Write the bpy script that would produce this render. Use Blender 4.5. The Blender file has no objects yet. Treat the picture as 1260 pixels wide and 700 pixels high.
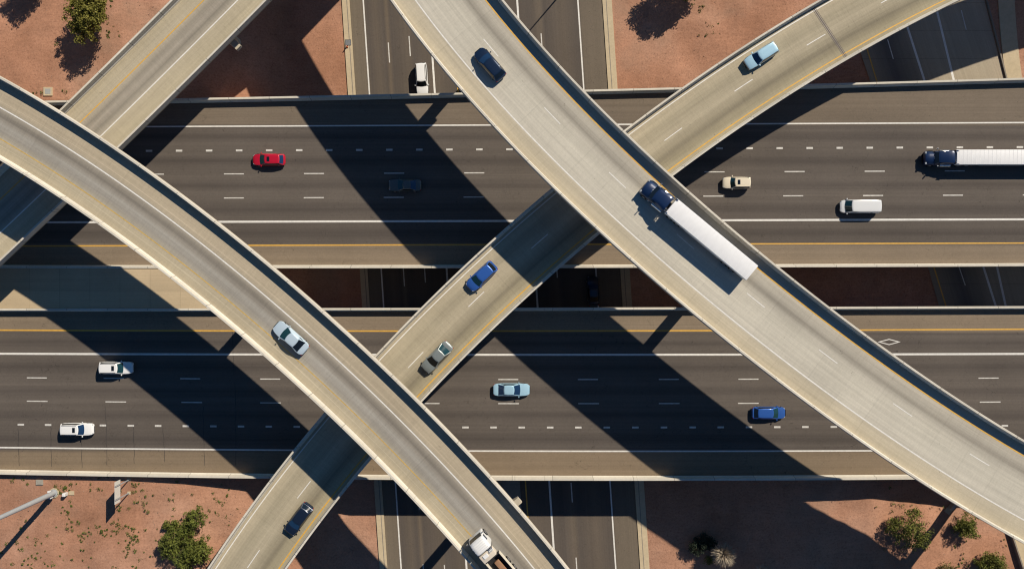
import bpy, bmesh, math, random
import numpy as np
from mathutils import Vector, noise as mnoise

random.seed(7)
rng = np.random.default_rng(11)
scene = bpy.context.scene
COL = scene.collection
PI = math.pi

# ------------------------------------------------------------------ survey of the site
FOC, CAMZ = 980.0, 121.0          # focal length (pixels of the 1260 px wide survey photo), flying height


def P(x, y, z=0.0):
    k = (CAMZ - z) / FOC
    return ((x - 630.0) * k, -(y - 350.0) * k)


def PX(x, z=0.0):
    return (x - 630.0) * (CAMZ - z) / FOC


SUN_EL = math.radians(38.5)
SUN_AZ = (0.65, 0.76)             # towards the sun, plan

# ------------------------------------------------------------------ basic helpers


def link(o, parent=None):
    COL.objects.link(o)
    if parent is not None:
        o.parent = parent
    return o


def tag(o, label=None, cat=None, group=None, kind=None):
    if label:
        o['label'] = label
    if cat:
        o['category'] = cat
    if group:
        o['group'] = group
    if kind:
        o['kind'] = kind
    return o


def thing(name, label, cat, loc=(0, 0, 0), rz=0.0, group=None):
    o = bpy.data.objects.new(name, None)
    o.empty_display_size = 0.3
    o.location = loc
    o.rotation_euler = (0, 0, rz)
    link(o)
    return tag(o, label, cat, group)


def mesh_obj(name, verts, faces, mat, parent=None, uvs=None, smooth=None, mats=None, midx=None):
    me = bpy.data.meshes.new(name)
    me.from_pydata([tuple(map(float, v)) for v in verts], [], [tuple(map(int, f)) for f in faces])
    if mats:
        for m in mats:
            me.materials.append(m)
    elif mat is not None:
        me.materials.append(mat)
    if midx is not None:
        me.polygons.foreach_set('material_index', list(midx))
    if uvs is not None:
        lay = me.uv_layers.new(name='UVMap')
        co = np.zeros(len(me.loops) * 2)
        vi = np.zeros(len(me.loops), dtype=np.int32)
        me.loops.foreach_get('vertex_index', vi)
        u = np.asarray(uvs, float)
        co[0::2] = u[vi, 0]
        co[1::2] = u[vi, 1]
        lay.data.foreach_set('uv', co)
    me.validate()
    me.update()
    if smooth is not None:
        me.polygons.foreach_set('use_smooth', [True] * len(me.polygons))
        me.set_sharp_from_angle(angle=math.radians(smooth))
    o = bpy.data.objects.new(name, me)
    return link(o, parent)


class MB:
    """collects pieces that end up in ONE mesh"""

    def __init__(self):
        self.v, self.f, self.m = [], [], []

    def add(self, verts, faces, mi=0):
        b = len(self.v)
        self.v += [tuple(v) for v in verts]
        self.f += [tuple(i + b for i in f) for f in faces]
        self.m += [mi] * len(faces)
        return self

    def box(self, c, s, rz=0.0, bev=0.0, mi=0, taper=(1, 1), ry=0.0):
        bm = bmesh.new()
        bmesh.ops.create_cube(bm, size=1)
        for v in bm.verts:
            tx, ty = taper if v.co.z > 0 else (1, 1)
            v.co = Vector((v.co.x * s[0] * tx, v.co.y * s[1] * ty, v.co.z * s[2]))
        if bev:
            bmesh.ops.bevel(bm, geom=bm.edges[:], offset=bev, segments=2, profile=0.6, affect='EDGES')
        ca, sa = math.cos(rz), math.sin(rz)
        cy, sy = math.cos(ry), math.sin(ry)
        vs = []
        for v in bm.verts:
            x, y, z = v.co
            x, z = x * cy + z * sy, -x * sy + z * cy
            vs.append((c[0] + x * ca - y * sa, c[1] + x * sa + y * ca, c[2] + z))
        bm.verts.index_update()
        self.add(vs, [[v.index for v in f.verts] for f in bm.faces], mi)
        bm.free()
        return self

    def tube(self, p0, p1, r0, r1=None, n=10, mi=0, cap=True):
        r1 = r0 if r1 is None else r1
        p0, p1 = Vector(p0), Vector(p1)
        d = (p1 - p0).normalized()
        a = d.orthogonal().normalized()
        b = d.cross(a)
        vs, fs = [], []
        for p, r in ((p0, r0), (p1, r1)):
            for i in range(n):
                t = 2 * PI * i / n
                vs.append(tuple(p + a * (r * math.cos(t)) + b * (r * math.sin(t))))
        for i in range(n):
            j = (i + 1) % n
            fs.append((i, j, n + j, n + i))
        if cap:
            fs.append(tuple(range(n - 1, -1, -1)))
            fs.append(tuple(range(n, 2 * n)))
        return self.add(vs, fs, mi)

    def build(self, name, mat, parent=None, smooth=None, mats=None):
        return mesh_obj(name, self.v, self.f, mat, parent, smooth=smooth, mats=mats,
                        midx=self.m if mats else None)


# ------------------------------------------------------------------ materials
MATS = {}


class NT:
    def __init__(self, name):
        self.m = bpy.data.materials.new(name)
        self.m.use_nodes = True
        self.t = self.m.node_tree
        self.b = self.t.nodes['Principled BSDF']

    def n(self, typ, **kw):
        nd = self.t.nodes.new(typ)
        for k, v in kw.items():
            setattr(nd, k, v)
        return nd

    def l(self, a, b):
        self.t.links.new(a, b)

    def val(self, sock, v):
        if isinstance(v, (int, float)):
            sock.default_value = v
        else:
            self.l(v, sock)

    def math(self, op, a, b=0.0, c=0.0, clamp=False):
        nd = self.n('ShaderNodeMath', operation=op, use_clamp=clamp)
        self.val(nd.inputs[0], a)
        self.val(nd.inputs[1], b)
        self.val(nd.inputs[2], c)
        return nd.outputs[0]

    def noise(self, vec, scale, detail=4.0, rough=0.55, sx=1.0, sy=1.0, sz=1.0, off=0.0):
        mp = self.n('ShaderNodeMapping')
        mp.inputs['Scale'].default_value = (sx, sy, sz)
        mp.inputs['Location'].default_value = (off, off * 0.7, off * 0.3)
        self.l(vec, mp.inputs['Vector'])
        nd = self.n('ShaderNodeTexNoise')
        nd.inputs['Scale'].default_value = scale
        nd.inputs['Detail'].default_value = detail
        nd.inputs['Roughness'].default_value = rough
        self.l(mp.outputs[0], nd.inputs['Vector'])
        return nd.outputs['Fac']

    def ramp(self, fac, stops, interp='LINEAR'):
        nd = self.n('ShaderNodeValToRGB')
        cr = nd.color_ramp
        cr.interpolation = interp
        while len(cr.elements) < len(stops):
            cr.elements.new(0.5)
        for e, (p, c) in zip(cr.elements, stops):
            e.position = p
            e.color = (*c, 1) if len(c) == 3 else c
        self.val(nd.inputs['Fac'], fac)
        return nd.outputs['Color']

    def scale(self, col, f):
        nd = self.n('ShaderNodeVectorMath', operation='SCALE')
        self.l(col, nd.inputs[0])
        self.val(nd.inputs['Scale'], f)
        return nd.outputs[0]

    def mix(self, f, a, b):
        nd = self.n('ShaderNodeMix', data_type='RGBA')
        self.val(nd.inputs[0], f)
        for s, v in ((nd.inputs[6], a), (nd.inputs[7], b)):
            if isinstance(v, tuple):
                s.default_value = (*v, 1)
            else:
                self.l(v, s)
        return nd.outputs[2]

    def bump(self, h, strength=0.2, dist=0.05):
        nd = self.n('ShaderNodeBump')
        nd.inputs['Strength'].default_value = strength
        nd.inputs['Distance'].default_value = dist
        self.l(h, nd.inputs['Height'])
        self.l(nd.outputs[0], self.b.inputs['Normal'])

    def done(self, col=None, rough=0.85, spec=0.3):
        if col is not None:
            if isinstance(col, tuple):
                self.b.inputs['Base Color'].default_value = (*col, 1)
            else:
                self.l(col, self.b.inputs['Base Color'])
        self.val(self.b.inputs['Roughness'], rough)
        self.b.inputs['Specular IOR Level'].default_value = spec
        return self.m


def plain(name, col, rough=0.6, metal=0.0, spec=0.4, coat=0.0, var=0.0):
    if name in MATS:
        return MATS[name]
    t = NT(name)
    t.b.inputs['Metallic'].default_value = metal
    t.b.inputs['Coat Weight'].default_value = coat
    t.b.inputs['Coat Roughness'].default_value = 0.06
    c = col
    if var:
        tc = t.n('ShaderNodeTexCoord').outputs['Object']
        f = t.noise(tc, 1.3, 5)
        g = t.noise(tc, 14, 3)
        f = t.math('ADD', t.math('MULTIPLY_ADD', f, var, 1 - var / 2), t.math('MULTIPLY_ADD', g, var * .5, -var * .25))
        rgb = t.n('ShaderNodeRGB')
        rgb.outputs[0].default_value = (*col, 1)
        c = t.scale(rgb.outputs[0], f)
    MATS[name] = t.done(c, rough, spec)
    return MATS[name]


def road_mat(name, lateral, vr, joint=0.0, streak=0.35, blotch=0.2, grain=0.25, tine=0.0, rough=0.88,
             crack=0.0, along=0.035, joint_d=0.16, stain=0.0):
    """lateral: (offset, colour) stops across the carriageway; u runs along it in metres"""
    t = NT(name)
    uv = t.n('ShaderNodeTexCoord').outputs['UV']
    sep = t.n('ShaderNodeSeparateXYZ')
    t.l(uv, sep.inputs[0])
    u, v = sep.outputs[0], sep.outputs[1]
    # lateral wander of the wheel paths
    wob = t.noise(uv, 1.0, 2, sx=0.02, sy=0.05)
    vv = t.math('ADD', v, t.math('MULTIPLY_ADD', wob, 0.5, -0.25))
    f = t.math('DIVIDE', t.math('SUBTRACT', vv, vr[0]), vr[1] - vr[0], clamp=True)
    col = t.ramp(f, [((a - vr[0]) / (vr[1] - vr[0]), c) for a, c in lateral])
    n1 = t.noise(uv, 1.0, 6, 0.62, sx=along, sy=1.6)
    n1b = t.noise(uv, 1.0, 3, 0.5, sx=along * 2.5, sy=5.0, off=13)
    n2 = t.noise(uv, 0.12, 5, 0.6, off=5)
    n3 = t.noise(uv, 5.0, 3, 0.7, off=9)
    fac = t.math('MULTIPLY_ADD', n1, streak * 2, 1 - streak)
    fac = t.math('MULTIPLY', fac, t.math('MULTIPLY_ADD', n1b, streak, 1 - streak / 2))
    fac = t.math('MULTIPLY', fac, t.math('MULTIPLY_ADD', n2, blotch * 2, 1 - blotch))
    fac = t.math('MULTIPLY', fac, t.math('MULTIPLY_ADD', n3, grain * 2, 1 - grain))
    if joint:
        fr = t.math('FRACT', t.math('DIVIDE', u, joint))
        j = t.math('LESS_THAN', fr, 0.13 / joint)
        cell = t.math('FLOOR', t.math('DIVIDE', u, joint))
        wn = t.n('ShaderNodeTexWhiteNoise', noise_dimensions='1D')
        t.l(cell, wn.inputs['W'])
        br = t.noise(uv, 1.0, 3, sx=0.1, sy=0.9, off=3)
        j = t.math('MULTIPLY', j, t.math('MULTIPLY_ADD', br, joint_d * 2.0, 0.0))
        fac = t.math('SUBTRACT', fac, j)
        fac = t.math('MULTIPLY', fac, t.math('MULTIPLY_ADD', wn.outputs['Value'], 0.05, 0.975))
    if tine:
        tn = t.noise(uv, 1.0, 3, 0.7, sx=5.5, sy=0.45, off=21)
        fac = t.math('MULTIPLY', fac, t.math('MULTIPLY_ADD', tn, tine * 2, 1 - tine))
    if crack:
        vo = t.n('ShaderNodeTexVoronoi', feature='DISTANCE_TO_EDGE')
        mp = t.n('ShaderNodeMapping')
        mp.inputs['Scale'].default_value = (0.09, 0.16, 1)
        t.l(uv, mp.inputs['Vector'])
        wv = t.n('ShaderNodeVectorMath', operation='ADD')
        nz = t.n('ShaderNodeTexNoise')
        nz.inputs['Scale'].default_value = 0.6
        t.l(uv, nz.inputs['Vector'])
        sc = t.n('ShaderNodeVectorMath', operation='SCALE')
        sc.inputs['Scale'].default_value = 0.35
        t.l(nz.outputs['Color'], sc.inputs[0])
        t.l(mp.outputs[0], wv.inputs[0])
        t.l(sc.outputs[0], wv.inputs[1])
        t.l(wv.outputs[0], vo.inputs['Vector'])
        ck = t.math('LESS_THAN', vo.outputs['Distance'], 0.006)
        brk = t.math('GREATER_THAN', t.noise(uv, 0.2, 3, off=31), 0.52)
        fac = t.math('MULTIPLY', fac, t.math('SUBTRACT', 1.0, t.math('MULTIPLY', t.math('MULTIPLY', ck, brk), crack)))
    if stain:
        sp = t.noise(uv, 1.4, 4, 0.7, off=41)
        sp = t.math('MULTIPLY', t.math('GREATER_THAN', sp, 0.69), stain)
        fac = t.math('MULTIPLY', fac, t.math('SUBTRACT', 1.0, sp))
    col = t.scale(col, fac)
    t.bump(n3, 0.12, 0.02)
    return t.done(col, rough, 0.25)


def paint_mat(name, col, wear=0.3):
    t = NT(name)
    tc = t.n('ShaderNodeTexCoord').outputs['Object']
    a = t.noise(tc, 2.2, 5, 0.7)
    b = t.noise(tc, 9.0, 3, 0.7, off=4)
    f = t.math('MULTIPLY_ADD', a, wear * 2, 1 - wear * 1.1)
    f = t.math('MULTIPLY', f, t.math('MULTIPLY_ADD', b, wear, 1 - wear / 2))
    rgb = t.n('ShaderNodeRGB')
    rgb.outputs[0].default_value = (*col, 1)
    return t.done(t.scale(rgb.outputs[0], f), 0.6, 0.4)


M_WHITE = paint_mat('white_paint', (0.72, 0.70, 0.645))
M_WORN = paint_mat('worn_white_paint', (0.60, 0.58, 0.53), 0.5)
M_YELLOW = paint_mat('yellow_paint', (0.66, 0.37, 0.06), 0.35)
M_YELLOW_FADED = paint_mat('faded_yellow_paint', (0.55, 0.36, 0.10), 0.5)


def concrete_mat(name, col, var=0.35, sc=1.0):
    t = NT(name)
    tc = t.n('ShaderNodeTexCoord').outputs['Object']
    a = t.noise(tc, 0.25 * sc, 6, 0.6)
    b = t.noise(tc, 2.5 * sc, 5, 0.65, off=3)
    c = t.noise(tc, 1.0, 4, 0.6, sx=1.5, sy=1.5, sz=0.12, off=7)
    f = t.math('MULTIPLY_ADD', a, var, 1 - var / 2)
    f = t.math('MULTIPLY', f, t.math('MULTIPLY_ADD', b, var, 1 - var / 2))
    f = t.math('MULTIPLY', f, t.math('MULTIPLY_ADD', c, var * .8, 1 - var * .4))
    rgb = t.n('ShaderNodeRGB')
    rgb.outputs[0].default_value = (*col, 1)
    t.bump(b, 0.15, 0.03)
    return t.done(t.scale(rgb.outputs[0], f), 0.88, 0.25)


def parapet_mat():
    t = NT('parapet_concrete')
    uv = t.n('ShaderNodeTexCoord').outputs['UV']
    tc = t.n('ShaderNodeTexCoord').outputs['Object']
    sep = t.n('ShaderNodeSeparateXYZ')
    t.l(uv, sep.inputs[0])
    u = sep.outputs[0]
    a = t.noise(tc, 0.22, 6, 0.6)
    b = t.noise(tc, 2.4, 5, 0.7, off=3)
    cell = t.math('FLOOR', t.math('DIVIDE', u, 6.1))
    wn = t.n('ShaderNodeTexWhiteNoise', noise_dimensions='1D')
    t.l(cell, wn.inputs['W'])
    f = t.math('MULTIPLY_ADD', a, .36, .82)
    f = t.math('MULTIPLY', f, t.math('MULTIPLY_ADD', b, .36, .82))
    f = t.math('MULTIPLY', f, t.math('MULTIPLY_ADD', wn.outputs['Value'], .16, .92))
    j = t.math('LESS_THAN', t.math('FRACT', t.math('DIVIDE', u, 6.1)), 0.016)
    f = t.math('MULTIPLY', f, t.math('SUBTRACT', 1.0, t.math('MULTIPLY', j, .45)))
    st = t.math('GREATER_THAN', t.noise(uv, 1.0, 3, .7, sx=1.3, sy=.05, off=17), .66)
    f = t.math('MULTIPLY', f, t.math('SUBTRACT', 1.0, t.math('MULTIPLY', st, .16)))
    rgb = t.n('ShaderNodeRGB')
    rgb.outputs[0].default_value = (0.575, 0.535, 0.45, 1)
    t.bump(b, .12, .02)
    return t.done(t.scale(rgb.outputs[0], f), .88, .2)


M_PARAPET = parapet_mat()
M_GIRDER = concrete_mat('girder_concrete', (0.40, 0.355, 0.28), 0.3)
M_PIER = concrete_mat('pier_concrete', (0.45, 0.40, 0.31), 0.3)
M_WALK = concrete_mat('sidewalk_concrete', (0.50, 0.41, 0.27), 0.3)
M_DARKC = concrete_mat('weathered_concrete', (0.24, 0.21, 0.17), 0.4)

M_STEEL = plain('galvanised_steel', (0.40, 0.42, 0.43), 0.5, 0.15, var=0.25)
M_DKSTEEL = plain('dark_steel', (0.05, 0.05, 0.055), 0.5, 0.4)
M_RUBBER = plain('tyre_rubber', (0.014, 0.014, 0.015), 0.85, spec=0.2)
M_RIM = plain('alloy_rim', (0.42, 0.42, 0.44), 0.35, 0.8)
M_TRIM = plain('black_trim', (0.012, 0.012, 0.013), 0.6)
M_LAMP = plain('headlamp_glass', (0.42, 0.45, 0.47), 0.12, 0.2, spec=0.6)
M_TAIL = plain('red_lamp_glass', (0.35, 0.015, 0.015), 0.2, spec=0.6)
M_CHROME = plain('bright_metal', (0.7, 0.7, 0.7), 0.22, 0.95)
M_ORANGE = plain('orange_plastic', (0.75, 0.14, 0.03), 0.5)


def glass_mat(name, col):
    return plain(name, col, 0.04, 0.0, spec=0.75, coat=0.3)


G_TEAL = glass_mat('teal_tinted_glass', (0.012, 0.045, 0.05))
G_DARK = glass_mat('dark_tinted_glass', (0.008, 0.012, 0.016))
G_BLUE = glass_mat('blue_tinted_glass', (0.012, 0.035, 0.085))
G_SIDE = glass_mat('side_glass', (0.006, 0.008, 0.01))


def paint(name, col, metal=0.25, rough=0.32, coat=0.6):
    return plain('car_paint_' + name, col, rough, metal, 0.5, coat)


# ------------------------------------------------------------------ paths
class Path:
    def __init__(self, pts, s0=0.0):
        self.p = np.asarray(pts, float)
        d = np.gradient(self.p, axis=0)
        d /= np.linalg.norm(d, axis=1)[:, None]
        self.t = d
        self.n = np.c_[-d[:, 1], d[:, 0]]
        self.s = np.r_[0, np.cumsum(np.linalg.norm(np.diff(self.p, axis=0), axis=1))] + s0

    def at(self, s, off=0.0):
        x = np.interp(s, self.s, self.p[:, 0])
        y = np.interp(s, self.s, self.p[:, 1])
        nx = np.interp(s, self.s, self.n[:, 0])
        ny = np.interp(s, self.s, self.n[:, 1])
        return np.stack([x + nx * off, y + ny * off], -1)

    def heading(self, s):
        return math.atan2(np.interp(s, self.s, self.t[:, 1]), np.interp(s, self.s, self.t[:, 0]))

    def nearest(self, q):
        d = self.p - np.asarray(q)
        i = int(np.argmin((d ** 2).sum(1)))
        return self.s[i], float(-(d[i] * self.n[i]).sum())


def ramp_path(org, ax, c, lo, hi, ext=70.0):
    org, ax = np.array(org), np.array(ax)
    n = np.array([-ax[1], ax[0]])
    t = np.linspace(lo - 8, hi + 8, 160)
    y = np.polyval(c, t / 50)
    core = org + np.outer(t, ax) + np.outer(y, n)

    def arc(pts, length):
        d = np.diff(pts, axis=0)
        h = np.unwrap(np.arctan2(d[:, 1], d[:, 0]))
        L = np.linalg.norm(d, axis=1)
        m = 25
        k = (h[-1] - h[-m]) / L[-m:].sum()
        k = max(-0.006, min(0.006, k))
        out, p, a = [], pts[-1].copy(), h[-1]
        for _ in range(int(length)):
            a += k
            p = p + np.array([math.cos(a), math.sin(a)])
            out.append(p.copy())
        return np.array(out)
    fwd = arc(core, ext)
    back = arc(core[::-1], ext)[::-1]
    allp = np.vstack([back, core, fwd])
    pth = Path(allp)
    pth.s -= pth.s[len(back)]
    return pth


def sweep(name, path, prof, mat, parent, z0=0.0, s_range=None, ds=1.5, smooth=None, uv=False, closed=True):
    """profile (offset, height) polygon, counter-clockwise seen looking along the path"""
    a, b = s_range if s_range else (path.s[0], path.s[-1])
    ss = np.linspace(a, b, max(2, int(abs(b - a) / ds) + 1))
    base = path.at(ss)
    nx = np.interp(ss, path.s, path.n[:, 0])
    ny = np.interp(ss, path.s, path.n[:, 1])
    V, F, U = [], [], []
    k = len(prof)
    for i, s in enumerate(ss):
        for o, h in prof:
            V.append((base[i, 0] + nx[i] * o, base[i, 1] + ny[i] * o, z0 + h))
            U.append((s, o))
    for i in range(len(ss) - 1):
        for j in range(k if closed else k - 1):
            j2 = (j + 1) % k
            F.append((i * k + j, (i + 1) * k + j, (i + 1) * k + j2, i * k + j2))
    if closed:
        F.append(tuple(range(k)))
        F.append(tuple(range((len(ss) - 1) * k + k - 1, (len(ss) - 1) * k - 1, -1)))
    return mesh_obj(name, V, F, mat, parent, uvs=U, smooth=smooth)


def strips(name, path, items, mat, parent, z, ds=1.5):
    """painted lines: (offset, width, s0, s1) strips a few mm above the deck, each dash a mesh of its own"""
    if len(items) > 1:
        for it in items:
            strips(name, path, [it], mat, parent, z, ds)
        return
    V, F = [], []
    for off, w, a, b in items:
        ss = np.linspace(a, b, max(2, int(abs(b - a) / ds) + 1))
        l, r = path.at(ss, off + w / 2), path.at(ss, off - w / 2)
        base = len(V)
        for p, q in zip(l, r):
            V += [(p[0], p[1], z), (q[0], q[1], z)]
        for i in range(len(ss) - 1):
            j = base + 2 * i
            F.append((j + 1, j + 3, j + 2, j))
    return mesh_obj(name, V, F, mat, parent)


PAR_H = 1.07


def parapet_prof(w, side, top=0.26, base=0.46, h=PAR_H):
    o = w + 0.004
    pr = [(o, -0.02), (o, h - .02), (o - .02, h), (o - top, h), (o - top - .02, h - .03), (o - top - .05, 0.34), (o - base, 0.08), (o - base, -0.02)]
    return [(side * a, b) for a, b in (pr if side > 0 else pr)]


# ------------------------------------------------------------------ ramps
TAN = (0.46, 0.385, 0.265)
RF = ramp_path((28.176, 1.83), (0.75708, -0.65332), (0.727, -0.2795, 3.6948, 0.881, -1.2173), -56.673, 52.968)
LF = ramp_path((-30.084, -6.685), (0.75504, -0.65568), (-0.5374, 0.2251, -4.1655, -0.37, 0.9463), -50.703, 48.426)
DR = ramp_path((3.54, 1.927), (0.75908, 0.651), (-0.2223, 0.1751, -4.5096, 1.0031, 2.828), -62.651, 70.095)
TR = ramp_path((-53.197, 27.128), (0.67995, 0.73326), (0.906, -2.287, 0.8836), -30.316, 22.164)
Z_RF, Z_LF, Z_DR, Z_TR = 15.3, 14.8, 7.5, 7.5

MAT_RF = road_mat('pale_ramp_concrete', [(-5.9, (0.44, 0.385, 0.28)), (-3.35, (0.46, 0.405, 0.30)), (-3.0, (0.50, 0.465, 0.385)),
                  (-1.1, (0.51, 0.475, 0.39)), (0.8, (0.50, 0.465, 0.38)), (1.6, (0.455, 0.42, 0.345)),
                  (2.4, (0.285, 0.26, 0.212)), (3.2, (0.40, 0.367, 0.30)), (4.2, (0.46, 0.42, 0.34)), (5.9, (0.42, 0.37, 0.28))],
                  (-6.0, 6.0), joint=4.6, streak=0.27, blotch=0.15, grain=0.14, tine=0.10, stain=0.25, joint_d=0.06)
MAT_LF = road_mat('wheel_worn_ramp_concrete', [(-4.8, (0.40, 0.345, 0.245)), (-3.3, (0.39, 0.338, 0.24)), (-3.24, (0.49, 0.43, 0.31)), (-3.18, (0.39, 0.338, 0.24)), (-2.75, (0.41, 0.355, 0.25)), (-2.3, (0.36, 0.325, 0.255)),
                  (-1.6, (0.28, 0.258, 0.22)), (-0.8, (0.33, 0.31, 0.268)), (-0.35, (0.27, 0.245, 0.205)), (0.15, (0.195, 0.175, 0.145)),
                  (0.55, (0.24, 0.215, 0.175)), (1.0, (0.34, 0.305, 0.245)), (1.35, (0.38, 0.325, 0.235)), (1.78, (0.41, 0.345, 0.245)), (1.84, (0.52, 0.44, 0.32)), (1.9, (0.41, 0.345, 0.245)), (4.8, (0.395, 0.338, 0.245))],
                  (-5.0, 5.0), joint=4.2, streak=0.24, blotch=0.16, grain=0.15, tine=0.15, stain=0.2, joint_d=0.045)
MAT_DR = road_mat('tan_ramp_concrete', [(-4.6, (0.33, 0.29, 0.20)), (-3.7, (0.37, 0.325, 0.22)), (-2.7, (0.31, 0.27, 0.18)), (-1.9, (0.225, 0.195, 0.135)),
                  (-1.1, (0.31, 0.27, 0.187)), (0.1, (0.415, 0.36, 0.255)), (1.9, (0.35, 0.305, 0.213)), (2.9, (0.41, 0.355, 0.25)), (4.6, (0.40, 0.345, 0.245))],
                  (-4.8, 4.8), joint=4.8, streak=0.24, blotch=0.2, grain=0.16, tine=0.14, stain=0.3, joint_d=0.05)
MAT_TR = road_mat('narrow_ramp_concrete', [(-4.8, (0.43, 0.375, 0.26)), (-1.5, (0.43, 0.37, 0.26)), (-1.1, (0.37, 0.33, 0.26)), (-0.4, (0.245, 0.22, 0.175)),
                  (0.3, (0.35, 0.31, 0.25)), (1.0, (0.275, 0.245, 0.195)), (1.7, (0.37, 0.325, 0.25)), (2.3, (0.42, 0.365, 0.26)), (4.8, (0.40, 0.345, 0.24))],
                  (-5.0, 5.0), joint=4.4, streak=0.24, blotch=0.16, grain=0.16, tine=0.15, stain=0.2, joint_d=0.035)


def ramp_bridge(name, label, path, z, w, mat, depth=2.1, group='curved overpass ramps'):
    root = thing(name, label, 'overpass', (0, 0, 0), 0, group)
    sweep('road_deck', path, [(-w, -0.28), (-w, 0.0), (-w * .5, 0.0), (0, 0.0), (w * .5, 0.0), (w, 0.0), (w, -0.28)], mat, root, z)
    gi = w - 1.5
    sweep('girder', path, [(-gi, -0.26), (-gi + .25, -depth), (gi - .25, -depth), (gi, -0.26)], M_GIRDER, root, z)
    for sd in (-1, 1):
        sweep('parapet', path, parapet_prof(w, sd), M_PARAPET, root, z)
    return root


def ramp_pier(root, path, s, off, zdeck, zground, w, depth=2.1, cw=1.7, cap_len=None, lat=None):
    """hammerhead: the cap grows out of the column under the girder"""
    c = path.at(s)
    h = path.heading(s)
    ca, sa = math.cos(h), math.sin(h)

    def tf(x, y, z):                       # x along path, y across
        return (c[0] + x * ca - y * sa, c[1] + x * sa + y * ca, z)
    zt = zdeck - depth + 0.02
    hc = (cap_len or 2 * w) / 2
    col = MB()
    n = 20
    V, F = [], []
    for zz, k in ((zground - .4, 1.0), (zt - 2.2, 1.0)):
        for i in range(n):
            t = 2 * PI * i / n
            V.append(tf(cw * .5 * math.cos(t) * k, off + cw * .62 * math.sin(t) * k, zz))
    for i in range(n):
        j = (i + 1) % n
        F.append((i, j, n + j, n + i))
    col.add(V, F)
    pier = col.build('pier', M_PIER, root, smooth=40)
    pr = [(-hc, zt), (-hc, zt - .75), (-1.3, zt - 2.25), (1.3, zt - 2.25), (hc, zt - .75), (hc, zt)]
    V, F = [], []
    for x in (-.8, .8):
        for y, z in pr:
            V.append(tf(x * (.55 if abs(y) > 2 else 1.0), off + y, z))
    k = len(pr)
    F.append(tuple(range(k)))
    F.append(tuple(range(2 * k - 1, k - 1, -1)))
    for j in range(k):
        F.append((j, k + j, k + (j + 1) % k, (j + 1) % k)[::-1])
    cap = mesh_obj('pier_cap', V, F, M_PIER, pier)
    return pier


SALL = lambda p: (p.s[0], p.s[-1])

rf = ramp_bridge('flyover_ramp', 'broad pale two lane curved flyover crossing over everything with a white semi truck', RF, Z_RF, 5.94, MAT_RF)
a, b = SALL(RF)
strips('edge_line', RF, [(-3.13, 0.17, a, b)], M_WHITE, rf, Z_RF + .005)
strips('yellow_line', RF, [(4.27, 0.17, a, b)], M_YELLOW, rf, Z_RF + .005)
strips('lane_dash', RF, [(0.82, 0.12, 20.9 + 12.19 * k, 23.95 + 12.19 * k) for k in range(-6, 15)], M_WHITE, rf, Z_RF + .005)

lf = ramp_bridge('flyover_ramp', 'high single lane curved flyover with dark wheel tracks carrying the silver sedan', LF, Z_LF, 4.80, MAT_LF)
a, b = SALL(LF)
strips('edge_line', LF, [(1.13, 0.17, a, b)], M_WHITE, lf, Z_LF + .005)
strips('yellow_line', LF, [(-2.5, 0.13, a, b)], M_YELLOW_FADED, lf, Z_LF + .005)

dr = ramp_bridge('overpass_ramp', 'long tan two lane ramp passing under the higher flyovers with the blue hatchback', DR, Z_DR, 4.66, MAT_DR, 1.8)
a, b = SALL(DR)
strips('edge_line', DR, [(3.78, 0.15, a, b)], M_WHITE, dr, Z_DR + .005)
strips('yellow_line', DR, [(-3.68, 0.17, a, b)], M_YELLOW, dr, Z_DR + .005)
strips('lane_dash', DR, [(0.08, 0.12, 12.4 + 12.2 * k, 15.5 + 12.2 * k) for k in range(-6, 17)], M_WHITE, dr, Z_DR + .005)

tr = ramp_bridge('overpass_ramp', 'short straight single lane ramp beside the olive tree, passing under a flyover', TR, Z_TR, 4.83, MAT_TR, 1.8)
a, b = SALL(TR)
strips('edge_line', TR, [(-1.4, 0.17, a, b)], M_WHITE, tr, Z_TR + .005)
strips('yellow_line', TR, [(2.04, 0.15, a, b)], M_YELLOW, tr, Z_TR + .005)

# expansion joint of the two lane ramp
sj, _ = DR.nearest(P(1021.5, 42, Z_DR))
V, F = [], []
for k, (du, hw) in enumerate(((-.22, .03), (.0, .075), (.22, .03))):
    b0 = len(V)
    for e in (-1, 1):
        for q in (-4.15, 4.15):
            p = DR.at(sj + du + e * hw + q * -0.06, q)
            V.append((p[0], p[1], Z_DR + .009))
    F.append((b0, b0 + 1, b0 + 3, b0 + 2))
mesh_obj('expansion_joint', V, F, plain('joint_rubber', (0.13, 0.11, 0.11), 0.7), dr)

# ------------------------------------------------------------------ main carriageways (two parallel bridges on the level z = 0)
XS = np.arange(-170, 171, 2.0)


def pxline(pts, z=0.0, deg=2):
    q = np.array([P(x, y, z) for x, y in pts])
    deg = min(deg, len(pts) - 1)
    c = np.polyfit(q[:, 0], q[:, 1], deg)
    lo, hi = -80.0, 80.0

    def f(X):
        X = np.asarray(X, float)
        Xc = np.clip(X, lo, hi)
        return np.polyval(c, Xc) + np.polyval(np.polyder(c), Xc) * (X - Xc) * 0.6
    return f


def lin(y0, m):
    return pxline([(0, y0 - 630 * m), (630, y0), (1260, y0 + 630 * m)])


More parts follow.
